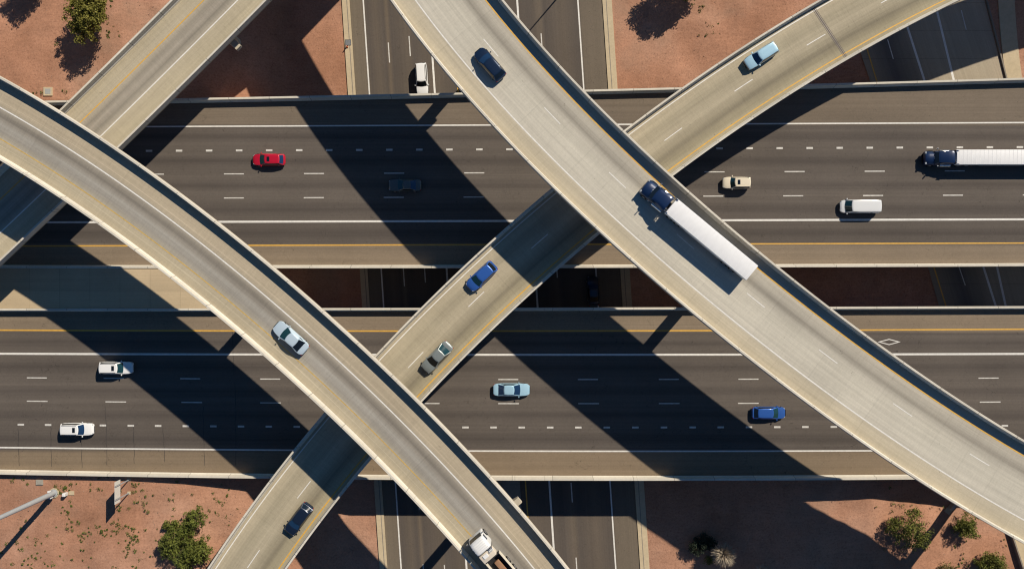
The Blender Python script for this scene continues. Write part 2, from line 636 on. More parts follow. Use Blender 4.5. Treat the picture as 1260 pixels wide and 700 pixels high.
UN = pxline([(60, 123), (262, 121.7), (352, 119), (420, 117.3), (577, 115), (723, 110), (837, 106.7), (1047, 101.7), (1260, 96.7)], PAR_H)
US = pxline([(400, 330), (630, 329.7), (1260, 327.6)], PAR_H)
LN = pxline([(0, 379.6), (600, 378.8), (1260, 376.8)], PAR_H)
LS = pxline([(0, 583.3), (280, 588.3), (600, 590.4), (1100, 589.8)], PAR_H)
Lu = dict(whiteN=pxline([(230, 156), (480, 154.4), (960, 152.7), (1260, 151)]), dotted=lin(183.9, -.0043), dash1=lin(212.7, -.0041),
          dash2=lin(242.4, -.0038), white2=lin(271.9, -.0031), yellow=lin(301.0, -.003))
Ll = dict(yellow=pxline([(50, 406.3), (600, 407.2), (1200, 405.3)]), white1=pxline([(100, 435.4), (600, 436.3), (1150, 435.6)]),
          dash1=pxline([(45, 464.7), (625, 466.7), (1217, 465)]), dash2=pxline([(45, 493.4), (620, 496.3), (1220, 494.4)]),
          dotted=pxline([(25, 522.2), (600, 525.6), (1232, 523.6)]), white2=pxline([(0, 550.3), (350, 553.5), (600, 554.6), (1070, 554.3)]))

AS = (0.098, 0.083, 0.071)
AD = (0.082, 0.069, 0.059)
AL = (0.110, 0.093, 0.078)


def lanes(lines, edge_n, edge_s, shoulder_n, shoulder_s):
    """lateral colour stops from the carriageway's own lane lines (Y at X = 0): oil strip in each lane centre"""
    ys = sorted(float(f(0)) for f in lines)
    st = [(edge_s, shoulder_s), (ys[0] - .25, shoulder_s), (ys[0] + .3, AS)]
    for i, (p, q) in enumerate(zip(ys[:-1], ys[1:])):
        d = q - p
        k = 0.92 + 0.16 * ((i * 37) % 5) / 4
        f = lambda c: tuple(v * k for v in c)
        st += [(p + .22 * d, f(AL)), (p + .5 * d, f(AD)), (p + .78 * d, f(AL))]
    st += [(ys[-1] - .3, AS), (ys[-1] + .25, shoulder_n), (edge_n, shoulder_n)]
    return st


MAT_UP = road_mat('main_asphalt', lanes([Lu['whiteN'], Lu['dotted'], Lu['dash1'], Lu['dash2'], Lu['white2'], Lu['yellow']], 31.5, 1.5,
                                        (0.165, 0.132, 0.098), (0.215, 0.168, 0.118)), (1.5, 31.5), streak=0.25, blotch=0.17, grain=0.22, along=0.012, crack=0.35, stain=.18)
MAT_LO = road_mat('main_asphalt_south', lanes([Ll['yellow'], Ll['white1'], Ll['dash1'], Ll['dash2'], Ll['dotted'], Ll['white2']], -3.0, -30.0,
                                              (0.215, 0.168, 0.118), (0.205, 0.155, 0.103)), (-30.0, -3.0), streak=0.25, blotch=0.17, grain=0.22, along=0.012, crack=0.4, stain=.18)


def ribbon2(name, fa, fb, z, mat, parent, xs=XS, skirt=0.0, n=8):
    V, F, U = [], [], []
    for X in xs:
        ya, yb = float(fa(X)), float(fb(X))
        for j in range(n + 1):
            y = ya + (yb - ya) * j / n
            V.append((X, y, z))
            U.append((X, y))
    k = n + 1
    for i in range(len(xs) - 1):
        for j in range(n):
            F.append((i * k + j, i * k + j + 1, (i + 1) * k + j + 1, (i + 1) * k + j)[::1])
    if skirt:
        rim = [i * k for i in range(len(xs))] + [i * k + n for i in range(len(xs) - 1, -1, -1)]
        b = len(V)
        for r in rim:
            V.append((V[r][0], V[r][1], z - skirt))
            U.append(U[r])
        m = len(rim)
        for i in range(m):
            j = (i + 1) % m
            F.append((rim[i], rim[j], b + j, b + i))
    return mesh_obj(name, V, F, mat, parent, uvs=U)


def xpath(f, step=2.0):
    xs = np.arange(-170, 170.1, step)
    return Path(np.c_[xs, f(xs)], -170.0)


def xsweep(name, f, prof, mat, parent, z=0.0, rng_=(-168, 168), **kw):
    return sweep(name, xpath(f), prof, mat, parent, z, s_range=rng_, ds=3.0, **kw)


def dashes(starts, length):
    return [(PX(x), PX(x) + length) for x in starts]


def xstrips(name, f, spans, w, mat, parent, z=.005):
    if len(spans) > 1:
        for sp in spans:
            if -84 < sp[0] < 82:
                xstrips(name, f, [sp], w, mat, parent, z)
        return
    V, F = [], []
    for a_, b_ in spans:
        xs = np.linspace(a_, b_, max(2, int((b_ - a_) / 3) + 1))
        ys = f(xs)
        b0 = len(V)
        for x, y in zip(xs, ys):
            V += [(x, y + w / 2, z), (x, y - w / 2, z)]
        for i in range(len(xs) - 1):
            j = b0 + 2 * i
            F.append((j + 1, j + 3, j + 2, j))
    return mesh_obj(name, V, F, mat, parent)


def main_bridge(label, fn, fs, mat):
    root = thing('highway_bridge', label, 'highway bridge', (0, 0, 0), 0, 'parallel highway bridges')
    inn = lambda X: fn(X)
    ribbon2('road_deck', lambda X: fs(X), inn, 0.0, mat, root, skirt=0.35)
    # parapets: outer faces on the deck edges
    for f, sd in ((fn, 1), (fs, -1)):
        o = 0.004
        top = 0.30
        pr = [(o, -0.02), (o, PAR_H), (o - top, PAR_H), (o - top - .06, .3), (o - .5, .06), (o - .5, -0.02)]
        xsweep('parapet', f, [(sd * p, h) for p, h in pr], M_PARAPET, root)
    gm = lambda X: (fn(X) + fs(X)) / 2
    V, F = [], []
    xs = XS
    for X in xs:
        yn, ys = float(fn(X)) - 1.2, float(fs(X)) + 1.2
        V += [(X, yn, -.33), (X, ys, -.33), (X, ys + .2, -1.75), (X, yn - .2, -1.75)]
    for i in range(len(xs) - 1):
        for j in range(4):
            j2 = (j + 1) % 4
            F.append((4 * i + j, 4 * i + j2, 4 * i + 4 + j2, 4 * i + 4 + j))
    mesh_obj('girder', V, F, M_GIRDER, root)
    return root


ub = main_bridge('northern highway bridge with the red car and the blue semi truck on its asphalt', UN, US, MAT_UP)
lb = main_bridge('southern highway bridge with a white diamond painted on its asphalt', LN, LS, MAT_LO)
FULL = [(-168, 168)]
xstrips('edge_line', Lu['whiteN'], FULL, 0.21, M_WHITE, ub)
xstrips('edge_line', Lu['white2'], FULL, 0.30, M_WHITE, ub)
xstrips('yellow_line', Lu['yellow'], FULL, 0.20, M_YELLOW, ub)
rep = lambda x0, p, lo, hi: [x0 + p * k for k in range(lo, hi)]
xstrips('lane_dash', Lu['dash1'], dashes(rep(275.5, 98.55, -7, 17), 3.05), 0.16, M_WORN, ub)
xstrips('lane_dash', Lu['dash2'], dashes(rep(275.5, 98.3, -7, 17), 3.05), 0.16, M_WORN, ub)
xstrips('lane_dot', Lu['dotted'], dashes(rep(290.3, 36.95, -24, 45), 0.98), 0.29, M_WORN, ub)
xstrips('edge_line', Ll['white1'], FULL, 0.30, M_WHITE, lb)
xstrips('edge_line', Ll['white2'], FULL, 0.22, M_WHITE, lb)
xstrips('yellow_line', Ll['yellow'], FULL, 0.22, M_YELLOW, lb)
D1 = rep(33, 94.3, -6, 0) + [33, 127.5, 221.7, 320, 417.6, 515.3, 613, 711, 810.7, 908.6, 1007, 1105.5, 1204] + rep(1204, 98.4, 1, 7)
D2 = rep(33, 96.7, -6, 0) + [33, 129.7, 223.2, 320, 417.6, 515.3, 613, 711.6, 810.6, 908, 1007, 1106, 1205.6] + rep(1205.6, 98.4, 1, 7)
DO = rep(21.7, 33.8, -20, 0) + [21.7, 55.2, 90.3, 122.7, 157, 190.6, 224.7, 258.5, 292.6, 326.8, 361.2, 395.8, 430.4, 465, 499.6, 534.2, 568.8, 603.3, 638, 673,
                               707.6, 742.7, 777.9, 813, 848.4, 882.8, 917.6, 952.4, 987, 1022] + rep(1057, 35.1, 0, 26)
xstrips('lane_dash', Ll['dash1'], dashes(D1, 3.05), 0.16, M_WORN, lb)
xstrips('lane_dash', Ll['dash2'], dashes(D2, 3.15), 0.16, M_WORN, lb)
xstrips('lane_dot', Ll['dotted'], dashes(DO, 0.98), 0.28, M_WORN, lb)
# car pool diamond
cx, cy = P(1094, 420.6)
V, F = [], []
for s in (1.0, 0.72):
    V += [(cx - 1.75 * s, cy, .006), (cx, cy - .48 * s * .98, .006), (cx + 1.75 * s, cy, .006), (cx, cy + .48 * s * .98, .006)]
F = [(i, (i + 1) % 4, 4 + (i + 1) % 4, 4 + i) for i in range(4)]
mesh_obj('diamond_marking', V, F, M_WHITE, lb)

# tar filled cracks across the outer lanes of the southern bridge
for xa, ya, yb in ((22, 527, 573), (62, 520, 574), (100, 524, 575), (130, 500, 572), (164, 524, 570), (201, 526, 568), (250, 500, 573), (286, 408, 462), (289, 470, 572)):
    V, F = [], []
    for q in range(9):
        X_, Y_ = P(xa + (q / 8) * 1.5 + rng.normal() * .5, ya + (yb - ya) * q / 8)
        k = len(V)
        V += [(X_ - .03, Y_, .0035), (X_ + .03, Y_, .0035)]
        if q:
            F.append((k - 2, k - 1, k + 1, k))
    mesh_obj('crack_seal', V, F, plain('tar_seal', (0.03, 0.028, 0.027), .7), lb)

# concrete median slab between the carriageways, level with the barrier tops
med_mat = road_mat('median_concrete', [(-4, (0.47, 0.37, 0.235)), (-1.2, (0.48, 0.38, 0.245)), (-0.9, (0.43, 0.34, 0.22)), (3, (0.49, 0.385, 0.25))], (-4.0, 3.2),
                   joint=4.55, streak=0.12, blotch=0.2, grain=0.12, joint_d=0.12)
ms = ribbon2('median_pavement', lambda X: LN(X) + .02, lambda X: US(X) - .02, 0.96, med_mat, None, xs=np.arange(-170, -40.0, 1.5), skirt=3.0, n=2)
tag(ms, 'tan concrete median slab between the two highway bridges', 'median', kind='structure')

# ------------------------------------------------------------------ ground
Z_LOW = -7.0
interp = lambda x, pts: np.interp(x, [p[0] for p in pts], [p[1] for p in pts])


def sstep(a_, b_, x):
    t = np.clip((x - a_) / (b_ - a_), 0, 1)
    return t * t * (3 - 2 * t)


def ground_z(X, Y):
    X = np.asarray(X, float)
    Y = np.asarray(Y, float)
    so = interp(X, [(-400, .12), (-58, .12), (-50, -.35), (-41.5, -1.6), (-26.5, -7.06), (19.5, -7.06), (34, -6.2), (46, -3.7), (56, -3.2), (69, -5.3), (80, -6.3), (95, -6.55), (400, -6.55)])
    no = interp(X, [(-400, .0), (-60, .0), (-53, -.6), (-36, -7.06), (19.5, -7.06), (60, -6.56), (400, -6.56)])
    mi = interp(X, [(-400, -.6), (-42, -.6), (-28, -7.06), (19.5, -7.06), (60, -6.56), (400, -6.56)])
    ys, yn = LS(X), UN(X)
    ws = 1 - sstep(0, 1, (Y - (ys - .02)) / .37)
    wn = sstep(0, 1, (Y - (yn - .35)) / .37)
    z = mi * (1 - ws) * (1 - wn) + so * ws + no * wn
    # keep the dirt below the frontage road
    return z


def build_ground():
    xs = np.r_[-2600, -1200, -600, -350, -230, np.arange(-170, -100, 4), np.arange(-100, 100.1, 1.0), np.arange(104, 171, 4), 230, 350, 600, 1200, 2600]
    below = np.r_[-2600, -1200, -600, -300, -180, -120, -90, np.arange(-76, -31.5, 1.0)]
    mid = np.arange(-26, 25.1, 2.0)
    above = np.r_[np.arange(33, 76.1, 1.0), 90, 120, 180, 300, 600, 1200, 2600]
    V = []
    rows = len(below) + 5 + len(mid) + 5 + len(above)
    for X in xs:
        Xc = min(max(X, -170), 170)
        ys, yn = float(LS(Xc)), float(UN(Xc))
        col = list(below) + [ys - .8, ys - .02, ys + .16, ys + .35, ys + 1] + list(mid) + [yn - 1, yn - .35, yn - .16, yn + .02, yn + .8] + list(above)
        zz = ground_z(np.full(rows, Xc), np.array(col))
        for y, z in zip(col, zz):
            away = min(1.0, max(0.0, (ys - 2.5 - y) / 3)) + min(1.0, max(0.0, (y - yn - 2.5) / 3))
            if abs(X) < 110 and abs(y) < 80 and away > 0:
                k_ = min(1.0, max(0.0, abs(X + 5.5 + .0668 * y) - 25.5) / 4) * min(1.0, max(0.0, abs(X - (78 - .3 * y if y < 0 else 82 - .3 * y)) - 15) / 4)
                q = mnoise.noise(Vector((X * .16, y * .16, 0))) * .30 + mnoise.noise(Vector((X * .42, y * .42, 7))) * .16 + mnoise.noise(Vector((X * .9, y * .9, 3))) * .09
                z = z + q * away * k_
            V.append((X, y, float(z)))
    F = []
    for i in range(len(xs) - 1):
        for j in range(rows - 1):
            F.append((i * rows + j, (i + 1) * rows + j, (i + 1) * rows + j + 1, i * rows + j + 1))
    t = NT('desert_gravel')
    tc = t.n('ShaderNodeTexCoord').outputs['Object']
    big = t.noise(tc, 0.05, 5, 0.55)
    med = t.noise(tc, 0.35, 6, 0.65, off=3)
    grain = t.noise(tc, 3.2, 4, 0.8, off=8)
    fine = t.noise(tc, 9.0, 3, 0.8, off=15)
    rake = t.noise(tc, 1.0, 4, 0.6, sx=0.5, sy=2.6, off=12)
    base = t.ramp(big, [(0.32, (0.335, 0.168, 0.100)), (0.5, (0.405, 0.214, 0.136)), (0.68, (0.445, 0.262, 0.180))])
    f = t.math('MULTIPLY_ADD', med, 0.62, 0.68)
    f = t.math('MULTIPLY', f, t.math('MULTIPLY_ADD', rake, 0.34, 0.82))
    wash = t.noise(tc, 0.13, 6, 0.7, sx=1.0, sy=.45, off=27)
    f = t.math('MULTIPLY', f, t.math('MULTIPLY_ADD', wash, 0.5, 0.75))
    g = t.ramp(grain, [(0.30, (0.62, 0.60, 0.59)), (0.46, (0.96, 0.96, 0.96)), (0.60, (1.04, 1.04, 1.04)), (0.74, (1.28, 1.28, 1.30))])
    mul = t.n('ShaderNodeVectorMath', operation='MULTIPLY')
    t.l(t.scale(base, f), mul.inputs[0])
    t.l(g, mul.inputs[1])
    col = t.scale(mul.outputs[0], t.math('MULTIPLY_ADD', fine, 0.5, 0.75))
    # greyer silt patches
    silt = t.math('MULTIPLY', t.ramp(t.noise(tc, 0.09, 4, 0.6, off=44), [(0.56, (0, 0, 0)), (0.70, (1, 1, 1))]), 0.4)
    col = t.mix(silt, col, (0.30, 0.205, 0.145))
    t.bump(t.math('ADD', grain, t.math('MULTIPLY', med, 2.0)), 0.35, 0.12)
    o = mesh_obj('ground', V, F, t.done(col, 0.95, 0.1), None, smooth=60)
    tag(o, 'reddish brown desert gravel ground around and under the interchange', 'ground', kind='structure')


build_ground()

# ------------------------------------------------------------------ lower cross street, north to south
SL = 0.0668


def nsx(x0, z=Z_LOW):
    k = (CAMZ - z) / FOC
    # image line x = x0 + SL*y  ->  world X as a function of Y
    return lambda Y: (x0 + SL * (350.0 - np.asarray(Y) / k) - 630.0) * k


def yribbon(name, fa, fb, z, mat, parent=None, ys=None, skirt=0.0, n=10):
    ys = np.arange(-200, 201, 4.0) if ys is None else ys
    V, F, U = [], [], []
    for Y in ys:
        a_, b_ = float(fa(Y)), float(fb(Y))
        for j in range(n + 1):
            x = a_ + (b_ - a_) * j / n
            V.append((x, Y, z))
            U.append((Y, (x - a_) if True else x))
    k = n + 1
    for i in range(len(ys) - 1):
        for j in range(n):
            F.append((i * k + j, i * k + j + 1, (i + 1) * k + j + 1, (i + 1) * k + j))
    if skirt:
        rim = [i * k for i in range(len(ys))] + [i * k + n for i in range(len(ys) - 1, -1, -1)]
        b0 = len(V)
        for r in rim:
            V.append((V[r][0], V[r][1], z - skirt))
            U.append(U[r])
        m = len(rim)
        for i in range(m):
            j = (i + 1) % m
            F.append((rim[i], b0 + i, b0 + j, rim[j]))
    return mesh_obj(name, V, F, mat, parent, uvs=U)


def ystrips(name, f, spans, w, mat, parent, z):
    if len(spans) > 1:
        for sp in spans:
            if -62 < sp[0] < 62:
                ystrips(name, f, [sp], w, mat, parent, z)
        return
    V, F = [], []
    for a_, b_ in spans:
        ys = np.linspace(a_, b_, max(2, int(abs(b_ - a_) / 4) + 1))
        b0 = len(V)
        for y in ys:
            x = float(f(y))
            V += [(x - w / 2, y, z), (x + w / 2, y, z)]
        for i in range(len(ys) - 1):
            j = b0 + 2 * i
            F.append((j, j + 1, j + 3, j + 2))
    return mesh_obj(name, V, F, mat, parent)


KL = (CAMZ - Z_LOW) / FOC
rx = lambda x0: (x0 - 430) * KL
ST_L, ST_D = (0.115, 0.093, 0.072), (0.092, 0.077, 0.065)
MAT_NS = road_mat('street_asphalt', [(0, (0.165, 0.135, 0.098)), (rx(445), (0.155, 0.126, 0.093)), (rx(450), ST_D), (rx(461), ST_L), (rx(470), ST_D), (rx(474), (0.14, 0.11, 0.08)),
                  (rx(478), ST_D), (rx(500), ST_L), (rx(504), ST_D), (rx(530), ST_L), (rx(556), ST_D), (rx(607), ST_L), (rx(650), ST_D), (rx(663), (0.13, 0.105, 0.08)), (rx(668), ST_D),
                  (rx(690), ST_L), (rx(709), ST_D), (rx(714), (0.14, 0.114, 0.085)), (rx(741), (0.15, 0.122, 0.09))], (0.0, rx(741)), streak=0.18, blotch=0.15, grain=0.2, along=0.012, crack=0.3)
st = yribbon('street', nsx(430), nsx(741), Z_LOW, MAT_NS)
tag(st, 'dark asphalt street running beneath the highway bridges', 'street', kind='structure')
zl = Z_LOW + .005
FY = [(-198, 198)]
for x0, w, m, nm in ((446.9, .22, M_WHITE, 'edge_line'), (527.4, .30, M_WHITE, 'edge_line'), (636.3, .30, M_WHITE, 'edge_line'), (711, .22, M_WHITE, 'edge_line'),
                     (556.2, .22, M_YELLOW, 'yellow_line'), (607, .2, M_YELLOW, 'yellow_line')):
    ystrips(nm, nsx(x0), FY, w, m, st, zl)
ysp = lambda y0, per, ln, lo, hi: [(-(y0 + per * k - 350) * KL, -(y0 + per * k + ln - 350) * KL) for k in range(lo, hi)]
ystrips('lane_dash', nsx(474.2), ysp(52.7, 91.6, 24.7, -8, 14), .17, M_WORN, st, zl)
ystrips('lane_dash', nsx(500.3), ysp(44.8, 92.8, 24.5, -8, 14), .17, M_WORN, st, zl)
ystrips('lane_dash', nsx(663), ysp(41.5, 92.0, 24.2, -8, 14), .17, M_WORN, st, zl)
for x0, x1, lab in ((420.6, 430, 'pale concrete sidewalk strip with the drain grate, west of the lower street'), (741, 752.5, 'pale concrete sidewalk strip east of the lower street')):
    s_ = yribbon('sidewalk', nsx(x0), nsx(x1), Z_LOW + .13, M_WALK, skirt=.4, n=2)
    tag(s_, lab, 'sidewalk', kind='structure')
    g_ = yribbon('gutter_groove', nsx(x0 + (5.6 if x0 < 600 else 4.2)), nsx(x0 + (6.6 if x0 < 600 else 5.1)), Z_LOW + .135, M_DARKC, s_, n=1)
md = yribbon('street_median', nsx(563), nsx(600), Z_LOW + .14, M_DARKC, skirt=.4, n=2)
tag(md, 'raised grey concrete median in the lower street under the flyovers', 'median', kind='structure')

# ------------------------------------------------------------------ frontage road on the east side
Z_FR = -6.5


def frx(pts):
    q = np.array([P(x, y, Z_FR) for x, y in pts])
    c = np.polyfit(q[:, 1], q[:, 0], 2 if len(pts) > 2 else 1)

    def f(Y):
        Y = np.asarray(Y, float)
        Yc = np.clip(Y, -6, 46)
        return np.polyval(c, Yc) + np.polyval(np.polyder(c), Yc) * (Y - Yc)
    return f


F_L = frx([(1059, 66), (1070, 98), (1142, 330), (1155, 375)])
F_Y = frx([(1068, 63), (1077.5, 98), (1150, 330), (1163, 375)])
F_W1 = frx([(1116, 33), (1137, 97), (1210, 330), (1225, 375)])
F_W2 = frx([(1153, 15), (1173, 97), (1227, 330), (1237, 375)])
F_D = frx([(1091.7, 49), (1099.5, 73), (1180, 330), (1188, 351)])
F_D2 = frx([(1182.7, 13), (1188.5, 36), (1248, 330)])
F_R = frx([(1211, 0), (1235, 95), (1292, 330)])
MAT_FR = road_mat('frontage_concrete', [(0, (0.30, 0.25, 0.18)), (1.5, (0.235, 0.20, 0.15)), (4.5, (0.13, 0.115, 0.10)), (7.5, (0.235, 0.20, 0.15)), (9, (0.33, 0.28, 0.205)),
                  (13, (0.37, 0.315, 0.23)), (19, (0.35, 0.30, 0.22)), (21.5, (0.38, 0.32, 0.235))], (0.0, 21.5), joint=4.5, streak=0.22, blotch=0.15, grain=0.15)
ysf = np.arange(-150, 150.1, 3.0)
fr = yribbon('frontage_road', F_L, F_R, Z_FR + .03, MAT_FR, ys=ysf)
tag(fr, 'concrete frontage road slanting under the highway on the east side', 'road', kind='structure')
zf = Z_FR + .036
for f_, w, m, nm in ((F_Y, .2, M_YELLOW, 'yellow_line'), (F_W1, .36, M_WHITE, 'edge_line'), (F_W2, .36, M_WHITE, 'edge_line')):
    ystrips(nm, f_, [(-148, 148)], w, m, fr, zf)
KF = (CAMZ - Z_FR) / FOC
ystrips('lane_dash', F_D, [(-(y0 - 350) * KF, -(y0 + 24 - 350) * KF) for y0 in (-42, 49, 142, 235, 327, 420)], .16, M_WORN, fr, zf)
ystrips('lane_dash', F_D2, [(-(y0 - 350) * KF, -(y0 + 24 - 350) * KF) for y0 in (-80, 13, 106, 199, 292, 385)], .16, M_WORN, fr, zf)
s_ = yribbon('sidewalk', frx([(1228, 0), (1237, 95), (1300, 330)]), frx([(1248, 0), (1257, 95), (1320, 330)]), Z_FR + .1, M_WALK, ys=ysf, skirt=.4, n=2)
tag(s_, 'wide pale concrete walk beyond the frontage road wall', 'sidewalk', kind='structure')


def wall_along(f, y0, y1, z, h, th, name, label):
    ys = np.linspace(y0, y1, int(abs(y1 - y0) / 2) + 2)
    V, F = [], []
    for y in ys:
        x = float(f(y))
        V += [(x - th / 2, y, z - .3), (x - th / 2, y, z + h), (x + th / 2, y, z + h), (x + th / 2, y, z - .3)]
    for i in range(len(ys) - 1):
        for j in range(3):
            F.append((4 * i + j, 4 * i + j + 1, 4 * i + 5 + j, 4 * i + 4 + j))
    F += [(0, 3, 2, 1), tuple(4 * (len(ys) - 1) + q for q in (0, 1, 2, 3))]
    o = mesh_obj(name, V, F, M_DARKC)
    return tag(o, label, 'wall')


wall_along(lambda y: F_R(y) + .25, 29, 120, Z_FR, .32, .2, 'roadside_wall', 'low dark wall along the outer edge of the frontage road')
# walk in the south east corner
k7 = (CAMZ + 6.3) / FOC
cw0 = lambda Y: PX(1243.5, -6.3) + (Y - P(0, 660, -6.3)[1]) * -0.33
c_ = yribbon('corner_pavement', lambda Y: cw0(Y) + .25, lambda Y: cw0(Y) + 9, -6.2, M_WALK, ys=np.arange(-80, -33, 2.0)[::-1][::-1], skirt=.5, n=3)
tag(c_, 'pale concrete pavement in the corner beyond the big flyover', 'pavement', kind='structure')
wall_along(cw0, -80, -34, -6.3, .8, .22, 'roadside_wall', 'low dark wall edging the pale corner pavement past the big flyover')

# ------------------------------------------------------------------ piers
def pier_at(root, path, zdeck, w, world, zg, cap=None, depth=2.1, cw=1.7):
    s, off = path.nearest(world)
    return ramp_pier(root, path, s, max(-.8, min(.8, off)), zdeck, zg, w, depth, cw, cap)


pier_at(rf, RF, Z_RF, 5.94, (-5.2, 34.3), Z_LOW, cap=9.6)
pier_at(rf, RF, Z_RF, 5.94, (28.9, -.2), Z_LOW, cap=9.6)
pier_at(rf, RF, Z_RF, 5.94, (73.0, -32.2), -5.8, cap=9.6)
pier_at(lf, LF, Z_LF, 4.8, (-35.5, -1.1), -5.0, cap=8.5, cw=1.5)
pier_at(lf, LF, Z_LF, 4.8, (-2.6, -32.6), Z_LOW, cap=9.9, cw=1.5)
pier_at(lf, LF, Z_LF, 4.8, (-70, 30), -.2, cap=8.5, cw=1.5)
pier_at(tr, TR, Z_TR, 4.83, (-43.6, 38.0), -4.0, cap=11.0, depth=1.8, cw=1.5)
pier_at(dr, DR, Z_DR, 4.66, (4.0, -.5), Z_LOW, cap=8.0, depth=1.8, cw=1.4)
pier_at(dr, DR, Z_DR, 4.66, (-32, -44), -6.4, cap=8.0, depth=1.8, cw=1.4)
pier_at(dr, DR, Z_DR, 4.66, (36, 33), -6.9, cap=8.0, depth=1.8, cw=1.4)

# ------------------------------------------------------------------ vehicles
VG = 'vehicles driving through the interchange'


def loft(stations, ring, close_ends=True):
    """stations: (x, halfwidth, ztop, zsill); ring(hw, zt, zs) -> half outline from top centre to bottom centre"""
    V, F = [], []
    k = None
    for x, hw, zt, zs in stations:
        h = ring(hw, zt, zs)
        pts = h + [(-y, z) for y, z in h[::-1] if abs(y) > 1e-6]
        k = len(pts)
        V += [(x, y, z) for y, z in pts]
    for i in range(len(stations) - 1):
        for j in range(k):
            j2 = (j + 1) % k
            F.append((i * k + j, i * k + j2, (i + 1) * k + j2, (i + 1) * k + j))
    if close_ends:
        F.append(tuple(range(k - 1, -1, -1)))
        F.append(tuple(range((len(stations) - 1) * k, len(stations) * k)))
    return V, F


def body_ring(hw, zt, zs):
    d = zt - zs
    return [(0, zt + .02), (hw * .5, zt + .012), (hw * .80, zt - .015), (hw * .93, zt - .06 * min(1, d)), (hw * .985, zt - .2 * d), (hw, zt - .42 * d), (hw * .985, zs + .18 * d), (hw * .92, zs), (0, zs)]


def wheel(parent, x, y, r, w, name='wheel'):
    side = 1 if y > 0 else -1
    t = MB().tube((x, y - side * w, r), (x, y, r), r, r, 20).build(name, M_RUBBER, parent, smooth=40)
    MB().tube((x, y - side * .02, r), (x, y + side * .012, r), r * .62, r * .55, 14).build('rim', M_RIM, t, smooth=40)
    return t


def pane(parent, name, fb, ft, s0, s1, v0, v1, mat, out=.012, ns=8, nv=3):
    """glass patch on the ruled surface between curves fb(s) and ft(s)"""
    V, F = [], []
    for i in range(ns + 1):
        s = s0 + (s1 - s0) * i / ns
        b_, t_ = Vector(fb(s)), Vector(ft(s))
        e = 1e-3
        db = (Vector(fb(s + e)) - b_) * .5 + (Vector(ft(s + e)) - t_) * .5
        nrm = db.cross(t_ - b_).normalized()
        for j in range(nv + 1):
            v = v0 + (v1 - v0) * j / nv
            V.append(tuple(b_ + (t_ - b_) * v + nrm * out))
    k = nv + 1
    for i in range(ns):
        for j in range(nv):
            F.append((i * k + j, (i + 1) * k + j, (i + 1) * k + j + 1, i * k + j + 1))
    return mesh_obj(name, V, F, mat, parent, smooth=60)


STY = {
    # L, W, H, profile[(xf, z)], plan[(xf, wf)], cabin xfb, xft, xrt, xrb (fractions of L), belt, roof width factor
    'sedan': dict(L=4.85, W=1.84, H=1.45, prof=[(-.5, .52), (-.493, .80), (-.47, .90), (-.42, .955), (-.3, .97), (0, .95), (.2, .95), (.34, .87), (.43, .76), (.482, .64), (.5, .45)],
                  plan=[(-.5, .50), (-.49, .68), (-.46, .84), (-.41, .94), (-.34, .985), (-.2, 1), (.2, 1), (.33, .975), (.41, .91), (.46, .79), (.487, .62), (.5, .42)],
                  cab=(.235, .05, -.185, -.375), belt=.94, rw=.70),
    'coupe': dict(L=4.75, W=1.86, H=1.37, prof=[(-.5, .52), (-.493, .80), (-.47, .92), (-.42, .97), (-.3, .98), (0, .94), (.2, .93), (.34, .86), (.43, .76), (.482, .64), (.5, .45)],
                  plan=[(-.5, .52), (-.49, .70), (-.46, .85), (-.41, .94), (-.34, .985), (-.2, 1), (.2, 1), (.33, .975), (.41, .91), (.46, .79), (.487, .62), (.5, .42)],
                  cab=(.20, .02, -.16, -.37), belt=.93, rw=.66),
    'suv': dict(L=4.75, W=1.90, H=1.74, prof=[(-.5, .55), (-.495, .90), (-.485, 1.02), (-.3, 1.06), (0, 1.05), (.24, 1.04), (.36, .98), (.44, .90), (.485, .76), (.5, .5)],
                plan=[(-.5, .60), (-.494, .74), (-.47, .88), (-.42, .96), (-.36, .99), (-.2, 1), (.22, 1), (.35, .975), (.42, .91), (.465, .80), (.489, .64), (.5, .45)],
                cab=(.225, .085, -.425, -.48), belt=1.04, rw=.76),
    'hatch': dict(L=4.45, W=1.82, H=1.52, prof=[(-.5, .55), (-.495, .85), (-.48, .96), (-.3, .98), (0, .96), (.24, .95), (.36, .88), (.44, .79), (.485, .66), (.5, .45)],
                  plan=[(-.5, .55), (-.492, .70), (-.465, .85), (-.42, .94), (-.35, .985), (-.2, 1), (.2, 1), (.33, .965), (.41, .89), (.46, .77), (.487, .61), (.5, .42)],
                  cab=(.265, .085, -.33, -.46), belt=.95, rw=.72),
    'pickup': dict(L=5.6, W=1.98, H=1.86, prof=[(-.5, .60), (-.497, .74), (-.49, .78), (-.10, .80), (-.098, 1.12), (.2, 1.12), (.32, 1.1), (.43, 1.04), (.485, .90), (.5, .6)],
                   plan=[(-.5, .94), (-.497, .96), (-.47, .985), (-.3, 1), (-.1, 1), (-.098, 1), (.3, 1), (.42, .975), (.47, .9), (.5, .78)],
                   cab=(.215, .12, -.075, -.092), belt=1.11, rw=.78),
    'van': dict(L=5.9, W=2.04, H=2.45, prof=[(-.5, .45), (-.497, 1.1), (-.49, 1.25), (0, 1.28), (.30, 1.26), (.40, 1.14), (.46, 1.02), (.49, .85), (.5, .5)],
                plan=[(-.5, .93), (-.497, .97), (-.47, .99), (-.3, 1), (.3, 1), (.40, .96), (.45, .87), (.485, .70), (.5, .55)],
                cab=(.375, .235, -.485, -.494), belt=1.25, rw=.86),
}


